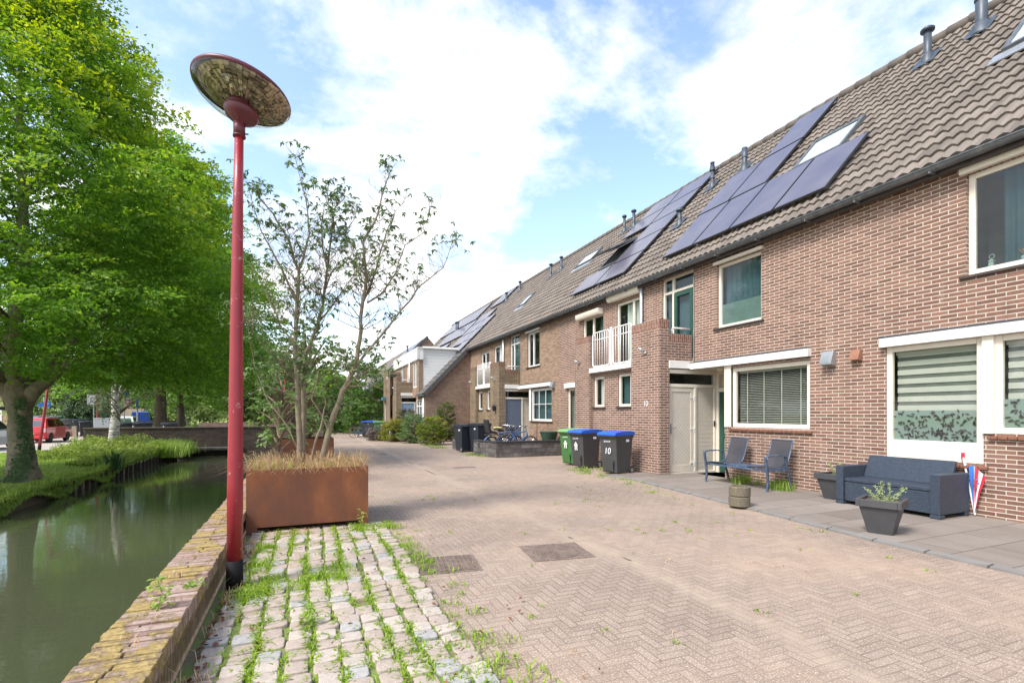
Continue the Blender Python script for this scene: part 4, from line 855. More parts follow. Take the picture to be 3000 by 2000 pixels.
def crown(root,prof,cx,cy,nspray,per,size,spr,mat,seed=1,squash=.28,droop=.25,lobes=5,young=True,yz=(0,1),inner=.5,skew=(0,0),branchmat=None,nbr=60,tr=None):
    r_=np.random.RandomState(seed); zs=np.array([p[0] for p in prof]); rs=np.array([p[1] for p in prof])
    cdf=np.cumsum(rs+.3); 
    z=np.interp(r_.rand(nspray),np.linspace(0,1,200),np.interp(np.linspace(0,1,200),np.concatenate([[0],np.cumsum((rs[1:]+rs[:-1])/2*np.diff(zs))/np.sum((rs[1:]+rs[:-1])/2*np.diff(zs))]),zs))
    th=r_.rand(nspray)*2*np.pi; Rz=np.interp(z,zs,rs)
    lob=1+.13*np.sin(th*lobes+z*1.3+seed)+.10*np.sin(th*3-z*2.1+seed*2)+.08*np.sin(th*9+z*3.7)+.05*r_.normal(size=nspray)
    u=inner+(1-inner)*r_.rand(nspray)**.45; rad=Rz*lob*u
    C=np.stack([cx+skew[0]*(z-zs[0])+rad*np.cos(th),cy+skew[1]*(z-zs[0])+rad*np.sin(th),z],1)
    out=np.stack([np.cos(th),np.sin(th),-droop+.55*(z-zs[0])/(zs[-1]-zs[0])+.25*r_.normal(size=nspray)],1); out/=np.linalg.norm(out,axis=1,keepdims=True)
    up=np.array([[0,0,1.0]])+.35*r_.normal(size=(nspray,3)); side=np.cross(out,up); side/=np.linalg.norm(side,axis=1,keepdims=True); up=np.cross(side,out)
    n=nspray*per; k=np.repeat(np.arange(nspray),per); s=spr*(.65+.7*r_.rand(nspray))
    la=r_.uniform(-.6,1,n)*s[k]; lb=r_.normal(size=n)*.36*s[k]*(1.1-.5*np.abs(la/s[k])); lc=r_.normal(size=n)*squash*.35*s[k]-droop*.25*(la/s[k])**2*s[k]
    P=C[k]+out[k]*la[:,None]+side[k]*lb[:,None]+up[k]*lc[:,None]
    ax=out[k]+side[k]*(np.sign(lb)*.8)[:,None]+.45*r_.normal(size=(n,3)); U=up[k]+.55*r_.normal(size=(n,3))
    yg=None
    if young:
        yy=np.clip((z-yz[0])/(yz[1]-yz[0]),0,1)*np.clip((u-.75)*4,0,1)*(.15+.85*r_.rand(nspray)**1.3); yg=np.clip(yy[k]*(.5+.6*(la/s[k]))*1.2+r_.normal(size=n)*.08,0,1)  # upper outer leaves tinted: new growth, with sunlight put into the colour
    sz=size*(.7+.6*r_.rand(n))
    o=leafcloud('crown',P,ax,U,sz,sz*.55,mat,root,yg,tuple(root.location))
    b=MB(root.location); tr=tr or [(cx,cy,zs[0]-1),(cx,cy,zs[-1]*.8)]
    for j in r_.choice(nspray,min(nbr,nspray),replace=False):
        c=Vector(C[j]); zz=max(tr[0][2],min(tr[1][2],c.z-.35*math.hypot(c.x-cx,c.y-cy)-.3)); s_=Vector(tr[0]).lerp(Vector(tr[1]),(zz-tr[0][2])/(tr[1][2]-tr[0][2]))
        mid=s_.lerp(c,.5)+Vector((0,0,.12*(c-s_).length)); b.tube([s_,s_.lerp(mid,.5)+Vector((0,0,.05)),mid,c],[.035,.028,.018,.006],5,cap=False)
    b.build('branches',branchmat or barkd,root,smooth=True)
    return o
# ---------------------------------------------------------------- trees
lf1=leafmat('leaf_hornbeam',(.07,.17,.022),(.19,.35,.045),(.50,.53,.05),.5); lf2=leafmat('leaf_dark_tree',(.085,.19,.028),(.20,.36,.05),(.40,.48,.06),.5,nscale=.5)
lf3=leafmat('leaf_background',(.11,.19,.06),(.30,.40,.13),(.22,.27,.09),.3,nscale=.25); lfc=leafmat('leaf_conifer',(.03,.065,.03),(.07,.12,.05),None,.15)
TG='big broadleaf trees on the far bank'
t1=empty('deciduous_tree',(-6.7,16.5,-.25),'large layered green tree with yellow tips and an ivy-covered forked trunk on the grassy bank','tree',TG)
b=MB(t1.location); base=Vector((-6.7,16.5,-.3))
def limb(b,pts,rad,n=14,wob=.02):
    P=[];Rr=[]
    for i in range(len(pts)-1):
        for k in range(4):
            t=k/4; p=Vector(pts[i]).lerp(Vector(pts[i+1]),t); P.append(p+Vector((rnd.uniform(-1,1),rnd.uniform(-1,1),0))*wob); Rr.append(rad[i]*(1-t)+rad[i+1]*t)
    P.append(Vector(pts[-1])); Rr.append(rad[-1]); b.tube(P,Rr,n)
limb(b,[(-6.60,16.5,-.35),(-6.60,16.5,.1),(-6.64,16.5,.7),(-6.66,16.5,1.4),(-6.68,16.5,2.0),(-6.72,16.5,2.5)],[.42,.31,.25,.23,.28,.2],18,.015)
limb(b,[(-6.66,16.5,1.65),(-6.25,16.4,2.2),(-5.75,16.25,2.65),(-4.9,16.0,3.2),(-3.6,15.6,4.2)],[.2,.16,.12,.09,.03],12)
limb(b,[(-6.76,16.5,1.75),(-7.1,16.6,2.4),(-7.7,16.7,3.2),(-9.2,16.9,4.6)],[.2,.17,.13,.04],12)
limb(b,[(-6.72,16.5,1.9),(-6.85,16.5,3.2),(-6.6,16.6,5.5),(-6.7,16.6,8.5),(-6.7,16.6,11.5)],[.2,.16,.13,.08,.02],12)
limb(b,[(-6.7,16.5,1.9),(-6.6,16.1,3.2),(-6.2,15.4,5.0),(-5.8,14.8,7)],[.16,.12,.07,.02],10)
limb(b,[(-6.3,16.4,2.2),(-5.6,16.7,3.6),(-5.0,17.2,5.6)],[.1,.08,.02],8)
b.lathe([(.02,-.09),(.11,-.07),(.14,0),(.1,.06),(.02,.1)],12,(-6.52,16.33,1.55),Matrix.Rotation(R(70),4,'Y')@Matrix.Rotation(R(30),4,'X'))
b.build('trunk',bark,t1,smooth=True)
crown(t1,[(2.4,4.4),(3.2,5.1),(5,5.2),(7,4.6),(9,3.6),(11,2.4),(13,1.5),(14.6,.5)],-6.9,16.9,5400,56,.10,.62,lf1,3,yz=(2.6,10.5),inner=.38,squash=.16,droop=.3,nbr=60,tr=[(-6.75,16.5,2.2),(-6.7,16.6,11)])
# ivy on the trunk
n=1000; zz=nr.rand(n)**1.6*2.1-.2; an=R(-80)+nr.normal(size=n)*(.32-.08*zz)+.30*np.sin(zz*2.6)+.25*zz; rr=np.interp(zz,[-.3,.1,.7,1.4,2],[.40,.32,.26,.24,.27])+.02
Pv=np.stack([-6.63+rr*np.cos(an),16.5+rr*np.sin(an),zz],1); nrm=np.stack([np.cos(an),np.sin(an),np.zeros(n)],1)
leafcloud('ivy',Pv,np.stack([nr.normal(size=n)*.5,nr.normal(size=n)*.5,-np.ones(n)],1),nrm+.5*rv(n),.075,.07,leafmat('leaf_ivy',(.05,.10,.04),(.17,.24,.12),None,.15),t1,off=tuple(t1.location))
def tree(loc,prof,label,nspray,per,size,spr,mat,seed,tr_r=.3,group=TG,name='deciduous_tree',cat='tree',yz=(0,99),inner=.5,nbr=50,barkm=None,**k):
    t=empty(name,loc,label,cat,group); b=MB(t.location); h=prof[-1][0]
    limb(b,[(loc[0],loc[1],loc[2]-.1),(loc[0]+.05,loc[1],prof[0][0]*.6),(loc[0],loc[1],prof[0][0]+.5),(loc[0],loc[1],h*.75)],[tr_r*1.25,tr_r,tr_r*.85,tr_r*.2],12,.03); b.build('trunk',barkm or barkd,t,smooth=True)
    crown(t,prof,loc[0],loc[1],nspray,per,size,spr,mat,seed,yz=yz,inner=inner,nbr=nbr,tr=[(loc[0],loc[1],prof[0][0]*.7),(loc[0],loc[1],h*.75)],**k); return t
tree((-9.6,43.0,-.2),[(3.2,4.6),(5,6.2),(8,6.4),(12,5.6),(15,4.5),(18,3.2),(20,1.9),(21.5,.5)],'broad dark green tree right behind the lamp post, thick trunk beyond the bridge wall',2300,50,.23,1.15,lf2,8,.36,yz=(8,24),inner=.55,nbr=60,squash=.18)
tree((-9.7,50.0,-.2),[(2.2,3),(5,4.6),(9,4.6),(13,2.8),(15,.6)],'slimmer tree with a bare trunk beyond the bin on the bridge',380,40,.24,1.0,lf2,12,.26,inner=.4,nbr=40)
BG='background trees beyond the canal'
lab=['pale green background tree at the far left behind the brick garage','pale rounded background tree behind the weeping tree','light green background tree behind the conifer','pale background tree above the white cabinet','background tree behind the blue van','hazy green background tree beyond the bridge','tall green background tree just left of the lamp post','bushy green tree just right of the lamp post','rounded green tree between lamp post and the bare shrub','lower green tree at the end of the street','distant green tree closing the end of the street','dense dark green tree in front of the farthest houses']
for i,(x,y,h,r) in enumerate([(-43.9,105,8.5,5),(-41.8,110,9.5,6),(-33.3,98.7,8.5,5.5),(-29.7,101.5,9.5,6),(-22.3,90.8,9,5.5),(-15.7,82.6,9.5,5.5),(-10.4,71.7,12,5),(-6.7,67.9,11,4.2),(-4.0,73.6,10.2,4.0),(-1.6,82.3,8.5,4.0),(2.9,91,9,4.2),(3.7,63.2,6.0,2.6)]):
    tree((x,y,-.3),[(.8,r*.7),(h*.3,r),(h*.6,r*.95),(h*.85,r*.6),(h,r*.12)],lab[i],260,42,.42 if y>60 else .25,r*.34,lf3 if i<6 else lf2 if i>8 else lf3,20+i,.25,BG,yz=(h*.4,h*1.2),inner=.35,nbr=16)
tree((-20,62.7,-.2),[(.6,1.9),(2,1.6),(4,1.1),(6,.6),(7.6,.1)],'narrow dark conifer behind the white square road sign','conifer',200,.16,.6,lfc,41,.14,None,'conifer_tree','conifer',inner=.3,nbr=30,young=False) if False else None
cf=empty('conifer_tree',(-20,62.7,-.2),'pointed blue-green conifer behind the white square road sign','conifer')
b=MB(cf.location); b.tube([(-20,62.7,-.3),(-20,62.7,7.8)],[.16,.02],8); b.build('trunk',barkd,cf)
crown(cf,[(.3,1.9),(2,1.75),(4,1.25),(6,.7),(8,.12)],-20,62.7,420,36,.2,.55,lfc,41,droop=.5,inner=.3,nbr=30,young=False,lobes=7)
tree((-27.3,76.6,-.2),[(.5,3.6),(2,4.3),(4,4.2),(6,3.2),(7.4,1.2)],'round weeping tree behind the blue parking sign',300,42,.32,1.2,lf3,43,.2,None,'weeping_tree','tree',inner=.5,nbr=20,droop=1.3)
# birch
bi=empty('birch_tree',(-7.75,26.6,-.1),'leaning white-barked birch trunk with drooping small leaves on the bank','birch')
bm,t,bb=newmat('birch_bark'); tc=N(t,'ShaderNodeTexCoord'); mpn=N(t,'ShaderNodeMapping'); mpn.inputs['Scale'].default_value=(3,3,14); L(t,tc.outputs['Object'],mpn.inputs[0]); n1=N(t,'ShaderNodeTexNoise',i={'Scale':1,'Detail':5,'Roughness':.7}); L(t,mpn.outputs[0],n1.inputs[0]); L(t,ramp(t,n1.outputs[0],[(.40,(.06,.05,.045)),(.47,(.5,.47,.43)),(.6,(.66,.64,.60))]),bb.inputs['Base Color']); bb.inputs['Roughness'].default_value=.7
b=MB(bi.location); limb(b,[(-7.75,26.6,-.2),(-7.62,26.6,.4),(-7.55,26.6,1.3),(-7.55,26.6,2.6),(-7.35,26.6,4.2),(-7.3,26.6,6.0)],[.26,.19,.17,.15,.09,.03],14,.01)
limb(b,[(-7.55,26.6,1.9),(-7.3,26.5,2.8),(-6.9,26.4,3.6)],[.08,.06,.02],8); b.build('trunk',bm,bi,smooth=True)
crown(bi,[(1.6,1.0),(2.6,1.5),(4,1.6),(5.5,1.2),(6.8,.3)],-7.4,26.6,110,42,.085,.5,leafmat('leaf_birch',(.05,.085,.03),(.13,.18,.075),None,.3),44,droop=1.4,inner=.2,nbr=50,young=False,branchmat=barkp)
# hedge trees in front of the far houses
HG2='dense hedge trees by the parked bikes'
lh=leafmat('leaf_hedge',(.05,.13,.022),(.14,.26,.04),(.2,.3,.04),.3)
for i,(x,y,h,r,l) in enumerate([(4.4,39.5,5.3,1.5,'tall dense green hedge tree right behind the parked blue bike'),(3.4,43,4.4,1.5,'dense green hedge tree left of the tallest one, behind the bikes'),(2.9,47.0,3.8,1.4,'farther rounded hedge tree where the street bends')]):
    tree((x,y,0),[(.15,r*.9),(h*.3,r),(h*.7,r*.9),(h,r*.25)],l,300,44,.15,.5,lh,50+i,.1,HG2,'hedge_tree','hedge tree',yz=(h*.4,h*1.2),inner=.3,nbr=20)
# shrubs at the brown gable
SG='shrubs planted along the gable wall'
for i,(x,y,h,r,ma,l) in enumerate([
  (5.75,23.6,1.30,.62,leafmat('leaf_shrub_yellow',(.08,.15,.025),(.24,.30,.045),(.65,.42,.07),.35),'rightmost shrub with yellow-orange tips beside the low stone wall'),
  (5.3,25.6,1.45,.78,leafmat('leaf_shrub_green',(.06,.13,.04),(.22,.31,.11),None,.25),'dense pale green shrub in the middle of the planting'),
  (4.6,27.2,1.15,.7,leafmat('leaf_shrub_lime',(.12,.17,.03),(.36,.38,.06),(.40,.14,.05),.35),'yellow-green shrub with a few reddish twigs left of the dense green one'),
  (5.5,28.9,1.75,.75,leafmat('leaf_shrub_red',(.05,.075,.025),(.14,.15,.04),(.25,.07,.04),.3),'tall shrub with reddish leaves before the light blue door'),
  (3.95,28.6,.75,.6,leafmat('leaf_lavender',(.12,.10,.08),(.24,.20,.16),None,.2),'low greyish dry lavender shrub behind the bicycle wheel'),
  (7.2,26.4,2.1,.55,leafmat('leaf_shrub_tall',(.04,.08,.02),(.14,.20,.05),(.3,.3,.05),.3),'tall loose shrub climbing the brown gable wall')]):
    t=empty('shrub',(x,y,0),l,'shrub',SG)
    crown(t,[(.08,r*.8),(h*.4,r),(h*.8,r*.8),(h,r*.3)],x,y,170,40,.07,.2,ma,60+i,inner=.25,nbr=40,tr=[(x,y,.0),(x,y,h*.5)],yz=(h*.5,h*1.1),branchmat=barkp,droop=.1)
# ---------------------------------------------------------------- grass and weeds
gr1=leafmat('grass_blade',(.13,.23,.02),(.33,.46,.05),None,.35,nscale=2); gr2=leafmat('grass_bank_blade',(.14,.26,.04),(.36,.46,.10),None,.35,nscale=.6); gry=leafmat('grass_dry',(.34,.21,.10),(.62,.45,.26),None,.3,nscale=2)
grp=leafmat('reed_leaf',(.03,.09,.03),(.09,.18,.06),None,.3)
P=[];Lh=[]
def tuft(x,y,n,s,h,z=.012):
    for _ in range(n): P.append((x+nr.normal()*s,y+nr.normal()*s,z)); Lh.append(h*(.5+nr.rand()))
for ci in range(1,10):          # lines of grass between the cobble columns
    xg=cols[ci]-.012; y=1.2
    while y<6.9:
        dens_=.42+.75*math.sin(ci*2.3+y*1.1+math.sin(y*2.7+ci))+rnd.uniform(-.8,.6)
        if ci in (2,4,6): dens_+=.45
        if dens_>.2: tuft(xg+rnd.uniform(-.02,.02)+.018*math.sin(y*1.9+ci*.4),y,int(5+10*min(dens_,1.3)),.020,.034+.022*rnd.random())
        y+=.05
for _ in range(420): ci=rnd.randrange(10); tuft(cols[ci]+rnd.uniform(.0,.16),rnd.uniform(1.5,6.8),5,.02,.03)
for _ in range(40): a=rnd.uniform(-.5,.35); tuft(a,4.75+a*.3+rnd.uniform(-.22,.25),26,.05,.075)
for _ in range(22): tuft(rnd.uniform(-.5,-.3),rnd.uniform(5.1,6.2),22,.04,.06)
for _ in range(26): a=rnd.random(); tuft(.95+a*.25,rnd.uniform(4.7,5.8),14,.05,.045)
for _ in range(30): tuft(rnd.uniform(.55,1.25),rnd.uniform(2.3,3.3),14,.05,.05)
for _ in range(34): tuft(.98+abs(rnd.gauss(0,.14)),rnd.uniform(2.6,6.8),12,.035,.045)
for _ in range(30): tuft(rnd.uniform(.5,1.15),rnd.uniform(6.45,6.95),20,.06,.06)
for _ in range(60): tuft(rnd.uniform(.9,7),rnd.uniform(2.4,9.5),int(rnd.uniform(5,13)),.025,.03,.004)
for _ in range(14): tuft(rnd.uniform(6.3,6.75),rnd.uniform(8.2,11.5),20,.08,.05,.004)
for _ in range(12): tuft(rnd.uniform(5.9,6.3),rnd.uniform(7.5,8.0)+rnd.uniform(-.8,.8),10,.04,.035,.004)
P_=np.array(P); o=blades('weeds',P_,np.array(Lh)*1.15,.0085,gr1,1.25); tag(o,'bright green weeds growing in the joints of the cobbles and street','weeds',None,'stuff')
P=[];Lh=[]
for _ in range(20): tuft(rnd.uniform(8.3,8.9),rnd.uniform(6.5,8.0),34,.06,.2,.03)
for _ in range(14): tuft(rnd.uniform(6.55,7.4),rnd.uniform(10.2,11.6),26,.09,.12,.0)
for _ in range(16): tuft(rnd.uniform(5.45,6.0),rnd.uniform(16.0,17.3),26,.1,.13,.0)
for _ in range(14): tuft(rnd.uniform(5.2,5.7),rnd.uniform(20.5,22.6),26,.1,.13,.0)
o=blades('grass_tufts',np.array(P),np.array(Lh),.009,gr2,.7); tag(o,'longer grass tufts at the foot of the house walls and bins','grass',None,'stuff')
P=[];Lh=[]
for _ in range(40): tuft(rnd.uniform(-.62,-.5),rnd.uniform(2.0,6.5),5,.02,.14)
for _ in range(30): tuft(rnd.uniform(-.95,-.72),rnd.uniform(2.4,10),5,.02,.07,.3)
for _ in range(45): tuft(rnd.uniform(1,5),rnd.uniform(2.4,7),4,.02,.035,.004)
for _ in range(40): tuft(rnd.uniform(-.5,.2),rnd.uniform(6.5,6.95),10,.05,.05)
o=blades('dry_grass',np.array(P),np.array(Lh),.005,gry,.8); tag(o,'dry straw-coloured grass along the canal wall and in the joints','dry grass',None,'stuff')
# dead leaves lying along the wall
n=260; P=np.stack([-.6+np.abs(nr.normal(size=n))*.05,1.6+nr.rand(n)*4.5,.02+nr.rand(n)*.03],1); k=nr.rand(n)<.25; P[k,0]=nr.rand(k.sum())*2-.4
o=leafcloud('fallen_leaves',P,rv(n)*[1,1,.3],np.array([[0,0,1.]])+.6*rv(n),.045,.028,leafmat('leaf_dead',(.10,.035,.02),(.25,.11,.05),None,.1)); tag(o,'dead brown leaves on the ground along the canal wall','fallen leaves',None,'stuff')
# bank grass
n=85000; xx=-5.60-7.0*nr.rand(n)**1.25; yy=9+19.4*nr.rand(n); zz=np.array([bankz(a,c) for a,c in zip(xx,yy)])
hh=np.where(xx>-5.85,.20,np.where(xx>-6.3,.10,.03))*(1+.8*np.sin(yy*2.7)*np.sin(xx*3.1+yy))+np.clip((yy-21)/6,0,1)*.24*(xx>-9.2)+nr.rand(n)*.05; hh*=.5+.7*nr.rand(n)
o=blades('bank_grass',np.stack([xx,yy,zz],1),hh,.016,gr2,.6); tag(o,'green grass and ferny weeds covering the far canal bank','grass',None,'stuff')
n=30000; xx=-5.6-3.4*nr.rand(n)**1.3; yy=13+15.3*nr.rand(n)**.7; k=(yy>22.5)|(xx>-6.3)|((yy>20.5)&(xx>-7.2)); xx=xx[k]; yy=yy[k]; n=len(xx); zz=np.array([bankz(a,c) for a,c in zip(xx,yy)])
top=np.where(yy>20,.10+.42*np.clip((yy-20)/6,0,1),.07)*(1+.5*np.sin(xx*3+yy*1.7)*np.sin(yy*2.3)); zz=zz+nr.rand(n)*top
o=leafcloud('bank_undergrowth',np.stack([xx,yy,zz],1),rv(n)+[0,0,.6],np.array([[0,0,1.]])+.8*rv(n),.12,.045,leafmat('leaf_undergrowth',(.10,.18,.03),(.36,.42,.10),None,.4,nscale=1.2)); tag(o,'leafy undergrowth hanging over the timber edging','undergrowth',None,'stuff')
n=3500; yy=nr.rand(n)*3.4+24.8; xx=-5.5+nr.normal(size=n)*.35-.4*nr.rand(n); o=blades('reed_clump',np.stack([xx,yy,-.35+0*xx],1),.55+.5*nr.rand(n),.02,gr2,.75); tag(o,'thick clump of long arching grass at the corner of the bridge','grass clump')
n=9000; yy=8+12*nr.rand(n)**.8; hang=nr.rand(n); o=leafcloud('bank_fringe',np.stack([-5.68+.22*hang*nr.rand(n),yy,-.22-.33*hang*(.6+.4*np.sin(yy*2.1))],1),rv(n)*[.5,.5,.4]+[.3,0,-.6],np.array([[1.,0,.5]])+.6*rv(n),.11,.022,gr2); tag(o,'grass and weeds drooping over the near edge of the far bank','fringe grass',None,'stuff')
def ironleaf(x,y,n,h,label):
    P=np.stack([x+nr.normal(size=n)*.12,y+nr.normal(size=n)*.15,-.3+0*nr.rand(n)],1); o=blades('iris_clump',P,h*(.6+.5*nr.rand(n)),.035,grp,.65); tag(o,label,'water plant')
ironleaf(-5.62,19.6,90,.95,'dark green sword-leaved iris clump leaning over the water')
# ---------------------------------------------------------------- corten planters and their shrubs
def cortenmat():
    m,t,b=newmat('corten_steel'); tc=N(t,'ShaderNodeTexCoord'); n=N(t,'ShaderNodeTexNoise',i={'Scale':2.2,'Detail':7,'Roughness':.65}); n2=N(t,'ShaderNodeTexNoise',i={'Scale':60,'Detail':4,'Roughness':.8}); mpn=N(t,'ShaderNodeMapping'); mpn.inputs['Scale'].default_value=(1,1,.45); L(t,tc.outputs['Object'],mpn.inputs[0]); L(t,mpn.outputs[0],n.inputs[0]); L(t,tc.outputs['Object'],n2.inputs[0])
    c=ramp(t,M(t,'ADD',M(t,'MULTIPLY',n.outputs[0],.75),M(t,'MULTIPLY',n2.outputs[0],.25)),[(.32,(.10,.042,.028)),(.48,(.155,.058,.031)),(.6,(.235,.082,.032)),(.72,(.31,.12,.045))])
    L(t,c,b.inputs['Base Color']); b.inputs['Roughness'].default_value=.72; b.inputs['Metallic'].default_value=.15
    bp=N(t,'ShaderNodeBump',i={'Strength':.25,'Distance':.003}); L(t,n2.outputs[0],bp.inputs['Height']); L(t,bp.outputs[0],b.inputs['Normal']); return m
corten=cortenmat()
def planter(x0,x1,y0,y1,h,label):
    r=empty('corten_planter',((x0+x1)/2,(y0+y1)/2,0),label,'planter','corten steel planters'); b=MB(r.location); t_=.045
    b.box(x0,x1,y0,y0+.008,.09,h-.0); b.box(x0,x0+.008,y0+.008,y1,.09,h); b.box(x1-.008,x1,y0+.008,y1,.09,h); b.box(x0+.008,x1-.008,y1-.008,y1,.09,h)
    b.box(x0+.008,x1-.008,y0+.008,y0+t_,h-.012,h-.002); b.box(x0+.008,x1-.008,y1-t_,y1-.008,h-.012,h-.002); b.box(x0+.008,x0+t_,y0+t_,y1-t_,h-.012,h-.002); b.box(x1-t_,x1-.008,y0+t_,y1-t_,h-.012,h-.002)
    b.box(x0+.008,x1-.008,y0+.008,y1-.008,.09,.11); b.build('steel_box',corten,r)
    for (a,c) in ((x0,y0),(x1-.12,y0),(x0,y1-.12),(x1-.12,y1-.12)): b=MB(r.location); b.box(a,a+.12,c,c+.12,.0,.092); b.build('foot',corten,r)
    b=MB(r.location); b.box(x0+.01,x1-.01,y0+.01,y1-.01,.3,h-.07); b.build('soil',soil,r); return r
p1=planter(-.65,.80,6.86,8.1,.80,'rusty corten steel planter right behind the red lamp post, holding the bare multi-stem shrub')
p2=planter(-.66,.80,15.0,16.3,.80,'second rusty corten planter farther along the canal wall, partly hidden by stems')
def dryg(p,x0,x1,y0,y1,n,label):
    xx=x0+(x1-x0)*nr.rand(n); yy=y0+(y1-y0)*nr.rand(n); an=np.arctan2(yy-(y0+y1)/2,xx-(x0+x1)/2)+nr.normal(size=n)*.9; D=np.stack([np.cos(an),np.sin(an),0*an],1)
    o=blades('planter_dry_grass',np.stack([xx,yy,.73+0*xx],1),.12+.42*nr.rand(n)**2.0,.0065,gry,1.35,dirs=D); tag(o,label,'dry grass',None,'stuff')
    n//=9; xx=x0+(x1-x0)*nr.rand(n); yy=y0+(y1-y0)*nr.rand(n); o=blades('planter_green_grass',np.stack([xx,yy,.73+0*xx],1),.08+.2*nr.rand(n),.012,gr1,.7); tag(o,label.replace('straw-coloured dry','fresh green'),'grass',None,'stuff')
dryg(p1,-.62,.77,6.9,7.9,1500,'straw-coloured dry grass spilling over the rim of the nearer planter')
ST=dict(S1=([(-.03,.74),(-.06,1.35),(-.08,1.98),(-.12,2.47),(-.08,3.03),(-.07,3.48),(-.18,3.88),(-.4,4.23),(-.61,4.5)],.042,0,0),
S2=([(.01,.74),(-.01,1.98),(.02,2.33),(.18,2.77),(.27,3.2),(.36,4.03),(.44,4.58),(.58,4.78)],.036,.12,.3),
S3=([(.09,.74),(.16,1.11),(.24,1.39),(.28,1.64),(.23,1.88)],.022,-.1,-.2),
S4=([(.23,.74),(.34,1.35),(.51,1.82),(.68,2.18),(.74,2.55),(.78,3.03),(.85,3.47),(.8,3.98),(1.0,4.41),(1.11,4.87),(1.18,5.09)],.043,-.05,.0),
S4b=([(.68,2.17),(1.07,2.68),(1.44,3.16),(1.56,3.36),(1.91,3.66),(2.03,4.06)],.02,-.05,-.35),S4c=([(.82,3.14),(.95,3.48),(1.11,4.13),(1.26,4.49),(1.46,4.84)],.018,-.03,.3),
S4d=([(.86,3.11),(1.07,3.27),(1.26,3.59),(1.38,3.98),(1.67,4.21),(1.72,4.56)],.014,-.03,-.2),S1b=([(-.08,3.03),(-.27,3.46),(-.52,3.9),(-.67,4.46)],.016,0,-.3),S1c=([(-.12,2.47),(-.3,2.73),(-.46,3.13),(-.55,3.56)],.016,0,.3),
S1d=([(-.07,3.48),(.08,3.99),(.03,4.44),(-.11,4.97)],.016,0,-.2),S2b=([(.27,3.2),(.38,3.6),(.58,3.8),(.75,4.08)],.015,.2,.4),S2c=([(.18,2.77),(.38,3.06),(.58,3.37),(.72,3.57)],.015,.15,-.1),
S2d=([(.31,3.59),(.24,4.12),(.28,4.55),(.34,4.81)],.014,.25,.1),S2e=([(.36,4.03),(.58,4.24),(.74,4.55),(.75,4.74)],.012,.25,.5),S1e=([(-.08,1.98),(-.4,2.31),(-.61,2.54),(-.67,2.64)],.012,0,-.4),
S5=([(.51,1.82),(.79,2.0),(1.07,2.2),(1.29,2.39)],.013,-.05,.2),S1f=([(-.03,1.63),(-.24,1.8),(-.46,1.87),(-.64,1.76)],.012,0,-.2),S4e=([(.55,1.89),(.93,1.9),(1.15,1.79)],.012,-.05,-.3),
S6=([(.3,1.3),(.12,1.7),(.2,2.1),(.1,2.5)],.012,-.1,-.1),S7=([(.02,.8),(-.2,1.3),(-.45,1.7),(-.62,2.1),(-.72,2.7)],.012,.1,.3))
sh=empty('multi_stem_shrub',(.2,7.45,.72),'tall multi-stem shrub, half bare with drooping leaf clusters, growing in the nearer corten planter','shrub')
b=MB(sh.location); LP=[];LA=[];LU=[]; twn=0
r3=random.Random(21)
def leaves_at(p,n,spread,big=1.0):
    for _ in range(n):
        a=Vector((r3.gauss(0,1),r3.gauss(0,1),r3.uniform(-1.1,.3))).normalized(); LP.append(tuple(p+a*spread*.6)); LA.append(tuple(a)); LU.append((r3.gauss(0,.5),r3.gauss(0,.5),1))
def twig(p,d,l,r,depth,leafy):
    pts=[p]; q=p; dd=d.copy()
    for i in range(4):
        dd=(dd+Vector((r3.gauss(0,.22),r3.gauss(0,.22),r3.uniform(-.02,.22)))).normalized(); q=q+dd*l/4; pts.append(q)
        if depth>0 and r3.random()<.78: twig(q,(dd+Vector((r3.gauss(0,.7),r3.gauss(0,.6),r3.uniform(-.1,.5)))).normalized(),l*.62,r*.6,depth-1,leafy)
    b.tube(pts,[r,r*.85,r*.65,r*.5,r*.3],4,cap=False)
    if r3.random()<leafy: leaves_at(q,r3.randint(3,5),.05)
for k,(pts,r0,y0_,dy) in ST.items():
    m_=len(pts); P3=[Vector((x,7.48+y0_+dy*i/(m_-1),z)) for i,(x,z) in enumerate(pts)]
    Q=[];RR=[]
    for i in range(m_-1):
        for j in range(3):
            t_=(i+j/3)/(m_-1); Q.append(P3[i].lerp(P3[i+1],j/3)+Vector((r3.gauss(0,.008),r3.gauss(0,.01),0))); RR.append(max(.0035,r0*(1-.85*t_)))
    Q.append(P3[-1]); RR.append(.003); b.tube(Q,RR,8,cap=False)
    for i,(q,rr) in enumerate(zip(Q,RR)):
        t_=i/len(Q)
        if q.z<1.7: 
            if q.z>1.2 and r3.random()<.5: leaves_at(q+Vector((r3.gauss(0,.15),r3.gauss(0,.15),.1)),5,.1)
            continue
        n_=4 if q.z>2.6 else 1
        for _ in range(n_):
            if r3.random()<.95:
                d_=Vector((r3.gauss(0,.8),r3.gauss(0,.6),r3.uniform(.2,1))).normalized(); right=q.x>.85
                twig(q,d_,r3.uniform(.24,.42)*(1 if q.z<3.9 else .5),max(.003,rr*.35),2 if r3.random()<.6 else 1,.12 if right and q.z>4.1 else .15 if q.z>2.6 else .5)
b.build('stems',plain('shrub_bark',(.20,.16,.11),.85,var=.3,scale=12,bump=.5,bscale=30,dirt=(.22,.22,.08),dscale=5,dthr=(.55,.7)),sh,smooth=True)
LP=np.array(LP);LA=np.array(LA);LU=np.array(LU); n=len(LP); lsm=leafmat('leaf_shrub',(.06,.12,.04),(.19,.28,.10),None,.3,rough=.4,nscale=2)
print('shrub leaves',n); leafcloud('leaves',LP,LA,LU,.062+.03*nr.rand(n),.03,lsm,sh,off=tuple(sh.location))
